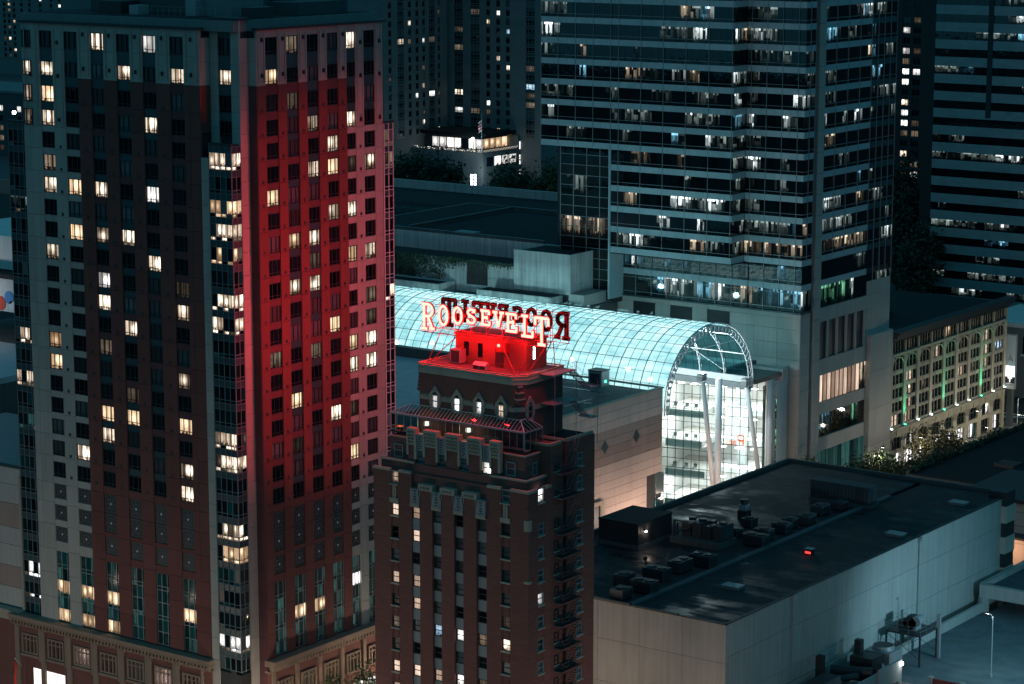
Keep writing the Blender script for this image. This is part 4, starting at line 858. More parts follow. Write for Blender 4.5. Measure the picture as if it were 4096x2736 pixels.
# ================================================================== glass galleria
YC, RY, ZC, RZ = 365.65, 14.7, 37.4, 12.5; VX0, VX1 = -222.0, -300.0
def vp(phi, g=0.0): return (YC - (RY + g) * math.cos(phi), ZC + (RZ + g) * math.sin(phi))
def galleria():
    T = Thing('glass_galleria', 'glowing barrel-vaulted glass galleria behind the neon sign', 'galleria', (-260, YC, GZ))
    NB, NP, NR = 15, 3, 20; w = (VX0 - VX1) / (NB * NP)
    ph = [math.pi * k / NR for k in range(NR + 1)]
    T.box('side_wall', 'concretedark', VX1, VX0 - 3, YC - RY - .3, YC - RY + .2, 30, ZC); 
    done = 0; rest = MB(); rn = []
    for c in range(NB * NP):
        x1 = VX0 - w * c; x0 = x1 - w
        for r in range(NR):
            (ya, za), (yb, zb) = vp(ph[r]), vp(ph[r + 1]); m = 'vaultpane' if r < 13 else 'clearteal'
            if c < 28 and r < 11 and done < 300:
                k = 'vp%d' % r
                if k not in _cache: _cache[k] = mesh('pane', [(-w / 2, ya - YC, za), (w / 2, ya - YC, za), (w / 2, yb - YC, zb), (-w / 2, yb - YC, zb)], [(0, 1, 2, 3)], [m])
                T.at('pane', _cache[k], ((x0 + x1) / 2, YC, 0)); done += 1
            else: rest.add([(x0, ya, za), (x1, ya, za), (x1, yb, zb), (x0, yb, zb)], [(0, 1, 2, 3)], m); rn.append(RND.random())
    o = T.part('pane', rest); o['kind'] = 'stuff'; at = o.data.attributes.new('rnd', 'FLOAT', 'FACE'); at.data.foreach_set('value', rn)
    thin, thick, rib = MB(), MB(), MB()
    for a, b in zip(ph, ph[1:]):
        (ya, za), (yb, zb) = vp(a, .05), vp(b, .05); thin.beam((0, ya - YC, za), (0, yb - YC, zb), .06, 'tealpanel'); thick.beam((0, ya - YC, za), (0, yb - YC, zb), .11, 'tealpanel', .12)
        (ya, za), (yb, zb) = vp(a, -.75), vp(b, -.75); rib.beam((0, ya - YC, za), (0, yb - YC, zb), .14, 'whitesteel'); (yc, zc) = vp(b, -.1); rib.beam((0, yb - YC, zb), (0, yc - YC, zc), .06, 'whitesteel'); (yc, zc) = vp(a, -.1); rib.beam((0, yc - YC, zc), (0, yb - YC, zb), .05, 'whitesteel')
    thin, thick, rib = thin.build('mullion'), thick.build('mullion'), rib.build('rib')
    for c in range(1, NB * NP + 1):
        T.at('mullion', thick if c % NP == 0 else thin, (VX0 - w * c, YC, 0))
        if c % NP == 0: T.at('rib', rib, (VX0 - w * c, YC, 0))
    for r in range(NR + 1):
        y, z = vp(ph[r], .06); m = MB(); m.beam((VX1, y, z), (VX0, y, z), .09 if r in (4,) else .06, 'tealpanel'); T.part('purlin', m)
        if r in (5, 10, 14, 17): y, z = vp(ph[r], -.75); m = MB(); m.beam((VX1, y, z), (VX0, y, z), .16, 'whitesteel'); T.part('inner_purlin', m)
    m = MB(); y, z = vp(math.radians(86), .35); m.beam((VX1, y, z + .25), (VX0 - 3, y, z + .25), .06, 'metalgrey')
    for k in range(16): m.beam((VX0 - 3.2 - 5.2 * k, y, z - .2), (VX0 - 3.2 - 5.2 * k, y, z + .3), .07, 'metaldark')
    T.part('ridge_rail', m)
    # end arch: outer tube, inner tube, flat webs with holes
    n = 36; pa = [math.radians(-6 + 192 * k / n) for k in range(n + 1)]
    for g, wd, nm in ((.15, .16, 'arch_tube'), (-.35, .10, 'arch_tube'), (-1.35, .14, 'arch_tube')):
        m = MB()
        for a, b in zip(pa, pa[1:]): (ya, za), (yb, zb) = vp(a, g), vp(b, g); m.beam((VX0 + .25, ya, za), (VX0 + .25, yb, zb), wd, 'whitesteel')
        T.part(nm, m)
    for k in range(n + 1):
        m = MB(); a = pa[k]; (ya, za), (yb, zb) = vp(a, -.42), vp(a, -1.28); (yd, zd) = vp(a + .045, -1.28); (ye, ze) = vp(a + .045, -.42)
        m.prism([(VX0 + .2, ya, za), (VX0 + .2, yb, zb), (VX0 + .2, yd, zd), (VX0 + .2, ye, ze)], (.1, 0, 0), 'whitesteel')
        (yf, zf) = vp(a, .1); m.beam((VX0 + .25, *vp(a, -.4)), (VX0 + .25, yf, zf), .05, 'metaldark'); T.part('arch_web', m)
    for a, b in (((VX0 - 10, *vp(.5, -1)), (VX0, *vp(2.3, -1.2))), ((VX0 - 10, *vp(2.7, -1)), (VX0, *vp(1.2, -1.2))), ((VX0 - 15, *vp(2.2, -1)), (VX0 - 5, *vp(3.0, -1)))):
        m = MB(); m.beam(a, b, .07, 'whitesteel'); T.part('tie_rod', m)
    # gutter beam under the far foot, caps, columns, raking struts
    m = MB(); m.box(VX1, VX0 + .2, YC + RY - .9, YC + RY - .3, ZC - .2, ZC + .9, 'whitesteel'); m.box(VX1, VX0 + .2, YC + RY - 1.3, YC + RY + .2, ZC - 1.3, ZC - .3, 'metalgrey'); T.part('gutter_beam', m)
    def P(x, y): return atX(x, y, VX0)
    caps = [P(2812, 1508), P(2987, 1527)]
    for c in caps:
        m = MB(); m.box(c.x - .7, c.x + .3, c.y - .75, c.y + .75, c.z - .65, c.z + .65, 'metalgrey'); m.box(c.x - .8, c.x + .4, c.y - .85, c.y + .85, c.z + .2, c.z + .35, 'whitesteel'); T.part('capital', m)
    for a, b in ((P(2812, 1530), P(2856, 1990)), (P(2987, 1550), P(3048, 1990))): m = MB(); m.cyl(a, b, .42, .42, 'whitesteel', 12); T.part('raking_strut', m, smooth=True)
    for x, y in ((2876, 1515), (3078, 1515)): a = P(x, y); m = MB(); m.cyl((a.x, a.y, GZ), (a.x, a.y, a.z), .62, .62, 'whitesteel', 16); T.part('column', m, smooth=True)
    a = P(3010, 1530); m = MB(); m.box(-228, -221.4, a.y, a.y + 11.2, a.z - .3, a.z + .5, 'tealpanel'); m.box(-228, -221.2, a.y + 9.5, a.y + 11.6, a.z - 1.2, a.z + 1.0, 'precast'); m.box(-229, -228, a.y - 1, a.y + 11.6, a.z - .1, a.z + 1.6, 'tealpanel'); T.part('canopy', m)
    for k, (x, a) in enumerate(((-226, 14), (-231, 20), (-236, 12), (-243, 22), (-250, 14), (-257, 20), (-266, 14), (-274, 20), (-282, 16))):
        y, z = vp(math.radians(a + 8), -.9); m = MB(); m.cyl((x, y, z - .3), (x, y, z + .3), .38, .38, 'lampwhite', 12); T.part('atrium_lamp', m)
    for x in (-225.5, -236, -252, -270, -288): lamp_light('POINT', T.o, (x + 260, 4, 34.5), 4000, (.75, .95, 1), shadow_soft_size=.5)
    T.flush()
    return caps
galleria()
def entrance():
    """glazed entrance wall under the vault, set a little askew"""
    B = Vector((-222.3, 386.0, 0)); ang = math.radians(11); Lw = 20.6; A = B - Vector((math.cos(ang), math.sin(ang), 0)) * Lw
    t = tag(link('mall_entrance', None, (A.x, A.y, GZ)), 'brightly lit glass entrance wall of the mall with white balconies', 'entrance'); t.rotation_euler.z = ang
    H = 36.4 - GZ
    def part(n, mb): return link(n, mb.build(n), (0, 0, 0), t)
    nx, nz = 13, 15; dx, dz = Lw / nx, H / nz
    q = mesh('pane', [(-dx / 2, 0, -dz / 2), (dx / 2, 0, -dz / 2), (dx / 2, 0, dz / 2), (-dx / 2, 0, dz / 2)], [(0, 1, 2, 3)], ['clearglass'])
    for i in range(nx):
        for j in range(nz): link('pane', q, (dx * (i + .5), 0, dz * (j + .5)), t)
    for i in range(nx + 1): m = MB(); m.box(dx * i - .045, dx * i + .045, -.08, .1, 0, H, 'metaldark'); part('mullion', m)
    for j in range(nz + 1): m = MB(); m.box(0, Lw, -.07, .09, dz * j - .04, dz * j + .04, 'metaldark'); part('transom', m)
    m = MB(); m.box(-.3, Lw + .3, 13.2, 13.4, 0, H + 1, 'whitewall'); m.box(-.4, -.2, .2, 13.2, 0, H + 1, 'whitewall'); m.box(Lw + .2, Lw + .4, .2, 13.2, 0, H + 1, 'whitewall'); m.box(-.3, Lw + .3, .2, 13.4, H, H + .3, 'whitewall'); part('inner_wall', m)
    for z, d in ((29.6, 8.5), (23.8, 8.2), (18.2, 8.8), (12.4, 9)):
        m = MB(); m.box(1.0, d, .5, 13, z - GZ - 1.3, z - GZ, 'stucco'); m.box(d, Lw, 5.5, 13, z - GZ - 1.0, z - GZ, 'whitewall'); part('balcony', m)
        m = MB()
        for k in range(12): m.beam((d + k, 5.55, z - GZ), (d + k, 5.55, z - GZ + 1.0), .03, 'metalgrey')
        m.beam((d, 5.55, z - GZ + 1.0), (Lw, 5.55, z - GZ + 1.0), .03, 'metalgrey'); m.beam((1, .6, z - GZ + 1.0), (d, .6, z - GZ + 1.0), .025, 'whitesteel'); part('balustrade', m)
        for x in (2.6, 5.0, 6.8, 11, 14, 17):
            o = MB(); o.box(x - .5, x + .5, 4.0, 5.0, z - GZ + 4.2, z - GZ + 4.28, 'lampwhite'); part('ceiling_lamp', o)
        lamp_light('AREA', t, (5, 5, z - GZ + 4.4), 2000, (1, .90, .88), shape='RECTANGLE', size=7, size_y=6); lamp_light('AREA', t, (15, 6, z - GZ + 4.4), 2000, (1, .90, .90), shape='RECTANGLE', size=8, size_y=6)
    m = MB(); m.box(11.3, 15.6, 4.9, 5.0, 24.6 - GZ, 30.2 - GZ, 'whitepanel'); part('light_box', m)
    m = MB(); m.box(12.6, 14.0, 8, 9.4, 0, H - 4, 'greyspandrel'); part('lift_tower', m)
    for z0 in (29.6, 23.8, 18.2):                              # chairs and tables on the balconies
        for k, x in enumerate((2.3, 4.6, 6.4)):
            m = MB(); b = z0 - GZ; m.box(x - .35, x + .35, 1.5, 2.2, b + .35, b + .45, 'dimtower'); m.box(x - .35, x + .35, 2.1, 2.2, b + .45, b + 1.0, 'dimtower')
            for a, c in ((-.3, 1.55), (.3, 1.55), (-.3, 2.15), (.3, 2.15)): m.box(x + a - .03, x + a + .03, c - .03, c + .03, b, b + .35, 'metaldark')
            tag(link('lounge_chair', m.build('lounge_chair'), (A.x, A.y, GZ), None, ang), 'grey lounge chair on a lit mall balcony behind the entrance glass', 'chair', 'lounge chairs on the mall balconies')
    # red shop lettering, seen from behind through the glass
    T2 = tag(link('shop_sign', None, (A.x, A.y, GZ)), 'orange red shop lettering read backwards through the mall glass', 'sign'); T2.rotation_euler.z = ang
    LW = {'P': [[(.15, 0), (.15, 1)], [(.15, 1), (.7, 1), (.85, .85), (.85, .62), (.7, .48), (.15, .48)]], 'a': [[(.2, .62), (.7, .62), (.75, .5), (.75, 0)], [(.75, .35), (.25, .35), (.15, .2), (.25, .03), (.75, .05)]], 'c': [[(.8, .55), (.4, .62), (.15, .3), (.4, .02), (.8, .08)]], 'i': [[(.5, 0), (.5, .6)], [(.5, .8), (.5, .9)]]}
    x = 15.1
    for ch, w, h in (('P', 1.5, 1.9), ('a', .85, 1.2), ('c', .85, 1.2), ('i', .45, 1.2)):
        m = MB()
        for stt in LW[ch]:
            for p, q_ in zip(stt, stt[1:]): m.beam((x - p[0] * w, 4.6, 22.9 - GZ + p[1] * h), (x - q_[0] * w, 4.6, 22.9 - GZ + q_[1] * h), .22 if ch == 'P' else .13, 'orangesign')
        link('letter', m.build('letter'), (0, 0, 0), T2); x -= w
entrance()
m = MB(); p = atX(3106, 1700, -222.5)
for k in range(13): m.box(-.75, .75, -.05, .05, k * 1.9, k * 1.9 + .18, 'metaldark')
for x in (-.75, .75): m.box(x - .08, x + .08, -.9, .9, 0, 25.5, 'metalgrey')
gs = Thing('glass_shaft', 'narrow green-tinted glass shaft beside the white entrance columns', 'glass shaft', (-222.6, 388.9, GZ))
fs = MB(); fs.v = [(v[0] - 222.6, v[1] + 388.0, v[2] + GZ) for v in m.v]; fs.f, fs.mi, fs.mats = m.f, m.mi, m.mats; gs.part('frame', fs)
for k in range(12):
    for fc, c in (('+X', (-221.9, 388.9, GZ + 1.0 + 1.9 * k)), ('-Y', (-222.6, 388.0, GZ + 1.0 + 1.9 * k))): gs.pane('pane', 'offgreen' if k % 3 else 'dimteal', c, 1.4, 1.7, fc)
gs.flush()
# gulls along the vault ridge
for k in range(14):
    s = MB(); s.cyl((-.22, 0, .22), (.2, 0, .26), .05, .11, 'whitewall', 7); s.cyl((.18, 0, .28), (.26, 0, .42), .07, .06, 'whitewall', 7); s.cyl((.26, 0, .42), (.38, 0, .41), .045, .01, 'limestone', 6); s.cyl((-.22, 0, .22), (-.42, 0, .2), .05, .01, 'metalgrey', 5)
    s.beam((.03, .04, 0), (.03, .04, .2), .012, 'limestone'); s.beam((.03, -.04, 0), (.03, -.04, .2), .012, 'limestone')
    y, z = vp(math.radians(86), .35); x = (-233.5, -236.2, -238.6, -239.5, -240.3, -245.0, -246.9, -248.8, -249.7, -251.2, -252.0, -253.6, -257.0, -258.3)[k]
    me = _cache.setdefault('gull', s.build('gull')); tag(link('gull', me, (x, y, z + .30), None, RND.uniform(0, 6)), 'white gull perched on the ridge of the glowing glass vault', 'gull', 'gulls on the vault ridge').scale = (1.5,) * 3
# ================================================================== stepped concrete hall behind the vault
def hall():
    T = Thing('concrete_hall', 'stained stepped concrete hall with dark flat roof behind the glass vault', 'building', (-300, 400, GZ))
    T.box('wall', 'concrete', -330, -266, 396.2, 440, GZ, 55.8); T.box('roof', 'roofdark', -329.5, -266.5, 396.7, 439.5, 55.8, 55.85)
    B1 = Fac(T, '-Y', 386.0); B2 = Fac(T, '-Y', 388.0)
    T.box('wall', 'joint', -278.9, -265.75, 386.15, 396.2, GZ, 55.5); T.box('roof', 'roofdark', -278.6, -266.1, 386.5, 396.2, 55.5, 55.6)
    for i in range(5):
        for j in range(4):
            a = -278.98 + i * 2.664; z = 55.95 - j * 1.95; B1.piece('panel', 'concrete', a + .02, a + 2.64, z - 1.93, z, -.2, 0)
    S1 = Fac(T, '+X', -265.66)
    for i in range(4):
        for j in range(4):
            a = 386.1 + i * 2.5; z = 55.95 - j * 1.95; S1.piece('panel', 'concrete', a + .02, a + 2.48, z - 1.93, z, -.2, 0)
    T.box('wall', 'joint', -330, -279, 388.2, 396.2, GZ, 52.3)
    for i in range(10):
        for j in range(4):
            a = -305.0 + i * 2.6; z = 52.5 - j * 1.6
            if i in (5, 6) and j in (0, 1, 2): continue
            B2.piece('panel', 'concrete', a + .02, a + 2.58, z - 1.58, z, -.2, 0)
    T.box('niche', 'concretedark', -292.0, -286.8, 388.5, 389.0, 47.8, 52.4)
    for (x0, x1, z) in ((-330, -294.7, 48.1), (-285.2, -267.4, 48.0)):
        T.box('planter', 'concrete', x0, x1, 382.2, 386.0 if x0 > -290 else 387.9, 46.2, z); T.box('planter_soil', 'roofdark', x0 + .3, x1 - .3, 382.5, 385.7, z, z + .02)
    T.box('podium', 'concretedark', -330, -262, 380.6, 397, GZ, 46.2); T.box('podium', 'precast', -266, -262.5, 386, 397.1, 46.2, 48.4)
    for a, b in (((-313.5, 397, 56.3), (-313.9, 434, 56.3)), ((-313.9, 434, 56.3), (-268, 432.5, 56.3)), ((-330, 396.4, 56.0), (-279, 396.4, 56.0))):
        m = MB(); m.beam(a, b, .35, 'concretedark', .4); m.beam(Vector(a) + Vector((0, 0, .45)), Vector(b) + Vector((0, 0, .45)), .3, 'metalgrey', .06); T.part('parapet', m)
    T.box('skylight', 'metalgrey', -303, -298, 398.5, 401, 55.86, 56.2)
    T.flush()
    T = Thing('convention_hall', 'long low flat-roofed hall with plain parapets between the trees and the concrete hall', 'building', (-360, 450, GZ))
    T.box('wall', 'concretedark', -460, -272, 441, 462, GZ, 54.6); T.box('roof', 'roofdark', -459, -273, 441.5, 461.0, 54.6, 54.65); T.box('parapet', 'concrete', -460, -272, 461.0, 461.8, 54.6, 56.6); T.box('parapet', 'concretedark', -460, -330.2, 428, 428.6, 54, 55.2)
    T.box('wall', 'concretedark', -460, -330.5, 400, 440.8, GZ, 54.0); T.box('roof', 'roofdark', -459, -331, 400, 440.6, 54.0, 54.05)
hall()
# ivy hanging over the concrete
mb = MB()
for k in range(2600):
    x = RND.triangular(-318, -291, -306); z = 52.9 - abs(RND.gauss(0, 1)) * (3.2 if x < -297 else 1.0); y = 387.7 - RND.random() * .5
    if RND.random() < .25: x = RND.uniform(-298, -279.5); z = 52.7 - abs(RND.gauss(0, .45)); 
    s = RND.uniform(.10, .24); a = RND.random() * 6.3; u = Vector((math.cos(a), RND.uniform(-.4, .4), math.sin(a))) * s; v = Vector((-math.sin(a), RND.uniform(-.4, .4), math.cos(a))) * s; c = Vector((x, y, z))
    mb.add([c - u, c - v, c + u, c + v], [(0, 1, 2, 3)], 'leafdark')
solo('ivy', mb, 'dark ivy hanging over the stained concrete hall behind the vault', 'ivy', (0, 0, 0), kind='stuff')
# ================================================================== office tower
def office_tower():
    T = Thing('office_tower', 'blue-grey office tower with horizontal panel bands above the vault', 'building', (-248, 412, GZ))
    Yo, Yw, XC = 397.3, 392.6, -222.0
    T.box('wall', 'metaldark', -276.9, -222.5, 397.8, 433.6, GZ - .3, 132); T.box('wall', 'metaldark', -260.9, -234.3, 393.1, 397.8, 56.2, 132); T.box('wall', 'metaldark', -276.9, -260.9, 393.1, 397.8, 76.2, 132)
    R_, Wg, Sx = Fac(T, '-Y', Yo), Fac(T, '-Y', Yw), Fac(T, '+X', XC); Sc = Fac(T, '+X', -221.6)
    bands = [104.7 + 3.95 * 6 - 3.95 * i for i in range(19)]       # tops of bands, last is 57.3
    LIT = {}
    def state(side, fl):
        # runs of panes that share a room
        u = RND.random()
        return pick((('glassoffice', 5.5), ('offdim', 3.2), ('offwhite', 1.5), ('offwarm', .8), ('offblue', .6)))  # some dim panes stand for faint reflections in the glass
    def strip(F, a, b, z0, z1, d, side, fl, force=None, w=1.5, gap=.02):
        n = max(1, round((b - a) / w)); ww = (b - a) / n; k = 0
        while k < n:
            m = state(side, fl); run = RND.choice((1, 1, 2, 3)) if m != 'glassoffice' else RND.choice((2, 3, 4, 5))
            if m == 'offwhite': run = RND.choice((1, 2))
            for q in range(run):
                if k < n:
                    mm = force(a + ww * (k + .5)) if force and force(a + ww * (k + .5)) else m
                    F.pane('pane', mm, a + ww * k + gap, a + ww * (k + 1) - gap, z0, z1, d); k += 1
    def rails(F, a, b, zb, d):
        m = MB(); F.mbox(m, 'metalgrey', a, b, zb + .62, zb + .70, d, d + .10); return m
    def mulls(F, a, b, z0, z1, n, d=-.05):
        for k in range(n + 1): u = a + (b - a) * k / n; m = MB(); F.mbox(m, 'metalgrey', u - .035, u + .035, z0, z1, d, .09); T.part('mullion', m)
    def band(F, a, b, z, h, w=1.55):
        n = max(1, round((b - a) / w)); ww = (b - a) / n
        for k in range(n): F.piece('band_panel', 'band', a + ww * k + .02, a + ww * (k + 1) - .02, z - h, z, -.3, 0)
    for fl, z in enumerate(bands):
        low = z < 78
        band(R_, -233.95, -221.62, z, 1.12, 3.3); band(Sc, 397.35, 401.1, z, 1.12, 2); band(Sx, 404.95, 423.5, z, 1.12, 4.6); band(Fac(T, '+X', -233.96), Yw + .02, Yo - .02, z, 1.12, 4)
        for k in range(4): u0 = 423.6 + k * 2.55; Sx.piece('band_panel', 'tealpanel', u0, u0 + 2.5, z - 1.12, z, -.3, -.02)
        wa = -261.05 if z < 77 else -277.25
        band(Wg, wa, -233.97, z, 1.12)
        zt = z + 3.95 - 1.12; lastlit = {}
        f_w = None
        strip(R_, -233.95, -221.6, z, zt, -.12, 'R', fl, (lambda x: 'offwarm') if abs(z - 57.3) < .2 or abs(z - 61.25) < .1 and False else None)
        strip(Sc, 397.35, 401.1, z, zt, -.12, 'C', fl); strip(Sx, 404.95, 423.5, z, zt, -.12, 'S', fl, (lambda y: 'offwarm') if abs(z - 57.3) < .2 else ((lambda y: 'offwhite' if y < 412 else None) if abs(z - 61.25) < .2 or abs(z - 65.2) < .2 else None))
        strip(Sx, 423.6, 433.75, z, zt, -.06, 'S', fl); strip(Wg, wa, -233.97, z, zt, -.12, 'W', fl, (lambda x: {True: 'offwhite'}.get(-247 < x < -236)) if abs(z - 65.2) < .1 else None); strip(Fac(T, '+X', -233.96), Yw, Yo, z, zt, -.12, 'C', fl)
        m = MB()
        for F, a, b in ((R_, -233.95, -221.6), (Sc, 397.35, 401.1), (Sx, 404.95, 433.7), (Wg, wa, -233.97)): F.mbox(m, 'metalgrey', a, b, z + .60, z + .67, -.12, .05)
        T.part('rail', m)
    mulls(Wg, -277.25, -261.05, 76.3, 132, 4); mulls(Wg, -259.24, -234.3, 57.5, 132, 5); mulls(R_, -233.0, -223.06, 47.5, 132, 3); mulls(Sx, 404.95, 423.5, 57, 132, 4); mulls(Sx, 426.1, 433.7, 50, 132, 3); mulls(Sc, 399, 401, 57, 132, 1)
    # plain glass box at the left foot of the wing
    G = Fac(T, '-Y', 393.7); T.box('wall', 'metaldark', -273.2, -261.2, 394.0, 398, 46, 76.2)
    for j in range(8):
        z0 = 46.4 + j * 4.0; k = 0
        for i in range(8):
            m = 'glassoffice'
            if j == 3: m = 'offwarm'
            if j == 5 and i in (1, 2, 3): m = 'offdim'  # dim glow painted as a reflection in these panes
            G.pane('pane', m, -273.3 + i * 1.53 + .02, -273.3 + (i + 1) * 1.53 - .02, z0, z0 + 3.95, -.02)
    m = MB()
    for i in range(5): x = -273.3 + 3.06 * i; G.mbox(m, 'metalgrey', x - .06, x + .06, 47.9, 76.0, -.02, .1)
    for j in range(15): z = 46.4 + j * 2.0; G.mbox(m, 'metalgrey', -273.3, -261.1, z - .05, z + .05, -.02, .1)
    T.part('mullion_grid', m); T.box('fin', 'band', -261.3, -260.9, 392.4, 397.3, 47, 76.2)
    T.box('soffit', 'metaldark', -260.9, -234.0, 392.7, 397.8, 55.9, 56.15)
    # two lower floors facing the vault
    for (z0, z1, hot) in ((47.5, 51.5, 2), (52.65, 56.0, 1)):
        def f(x, hot=hot):
            if hot == 2: return 'offwhite' if -252 < x < -243.5 or -241.5 < x < -236 else ('offwarm' if -236 < x < -231 else ('glassoffice' if x < -254 else 'offblue'))
            return 'glassoffice' if x < -260 else ('offwhite' if -259 < x < -257 else ('offblue' if RND.random() < .25 else 'glassoffice'))
        strip(R_, -265.2, -221.6, z0, z1, -.12, 'R', 0, f); strip(Sc, 397.35, 401.1, z0, z1, -.12, 'C', 0); strip(Sx, 404.95, 433.7, z0, z1, -.12, 'S', 0, (lambda y: 'offgreen' if y < 417 else None) if hot == 2 else None)
        m = MB()
        for q in (z0 + .7, z1 - .5): R_.mbox(m, 'metalgrey', -265.2, -221.6, q - .04, q + .04, -.12, .06)
        T.part('rail', m)
    band(R_, -265.2, -221.62, 52.65, 1.15, 3.3); band(Sc, 397.35, 401.1, 52.65, 1.15, 2); band(Sx, 404.95, 423.5, 52.65, 1.15, 4.6)
    T.box('wall', 'metaldark', -265.3, -222.6, 397.5, 398, 47.3, 56)
    mulls(R_, -265.2, -233.0, 47.5, 56, 9)
    # blank stone base with louvres
    T.box('sill', 'tealpanel', -265.4, -221.3, 396.9, 398, 47.2, 47.5); T.box('sill', 'tealpanel', -222.4, -221.3, 398, 401.2, 47.2, 47.5)
    xs = [-265.3, -258.7, -253.6, -250.2, -245.2, -241.9, -236.9, -231.6, -226.6, -221.6]; zs = [47.2, 46.3, 44.2, 41.5, 38.5, 35.5, 32.5, 29, 25.5, 22, 18.5, 15, GZ]
    for a, b in zip(xs, xs[1:]):
        for z1, z0 in zip(zs, zs[1:]):
            if (a, b) in ((-258.7, -253.6), (-250.2, -245.2), (-241.9, -236.9)) and z1 in (46.3, 44.2): continue
            R_.piece('base_panel', 'precast', a + .02, b - .02, z0 + .02, z1 - .02, -.4, -.1)
    for a, b in ((-258.7, -253.6), (-250.2, -245.2), (-241.9, -236.9)):
        for k in range(16): z = 41.6 + k * .29; R_.piece('louvre', 'metaldark', a, b, z, z + .2, -.35, -.22)
    for z1, z0 in zip(zs, zs[1:]):
        Sc.piece('base_panel', 'precast', 397.3, 401.1, z0 + .02, z1 - .02, -.4, -.1)
    # corner pillar and street side
    z = GZ
    while z < 131: Sx.piece('pillar_panel', 'precast', 402.5, 404.9, z + .02, z + 3.9, -.4, .35); z += 3.95
    Sx.box('recess', 'metaldark', 401.15, 402.5, GZ, 131, -1.5, -.6)
    for a, b, z0, z1 in ((405, 424, 44.6, 47.3), (424, 433.7, 36, 50), (405, 433.7, 34.3, 37.4), (405, 433.7, 26.7, 29.0), (405, 433.7, 19.5, 22.2), (405, 406, 22, 34.3)):
        n = max(1, round((b - a) / 4.7)); w = (b - a) / n; nz = max(1, round((z1 - z0) / 2.6)); h = (z1 - z0) / nz
        for i in range(n):
            for j in range(nz): Sx.piece('base_panel', 'precast', a + w * i + .02, a + w * (i + 1) - .02, z0 + h * j + .02, z0 + h * (j + 1) - .02, -.4, 0)
    for k in range(5): Sx.piece('louvre_bay', 'metaldark', 405.4 + k * 3.7, 408.3 + k * 3.7, 37.5, 44.5, -.5, -.3); Sx.piece('base_panel', 'precast', 408.35 + k * 3.7, 409.0 + k * 3.7, 37.45, 44.55, -.4, 0)
    strip(Sx, 406, 433.7, 29.1, 34.2, -.3, 'S', 0, lambda y: 'litpeach' if y < 423 else 'offwarm', 1.6, .2); strip(Sx, 406, 433.7, 22.3, 26.6, -.3, 'S', 0, lambda y: 'offblue' if y < 411 else ('offgreen' if 419 < y < 422 else 'glassoffice'), 1.6, .08); strip(Sx, 406, 433.7, GZ + .2, 19.4, -.3, 'S', 0, lambda y: 'dimteal', 1.6)
    T.flush()
office_tower()
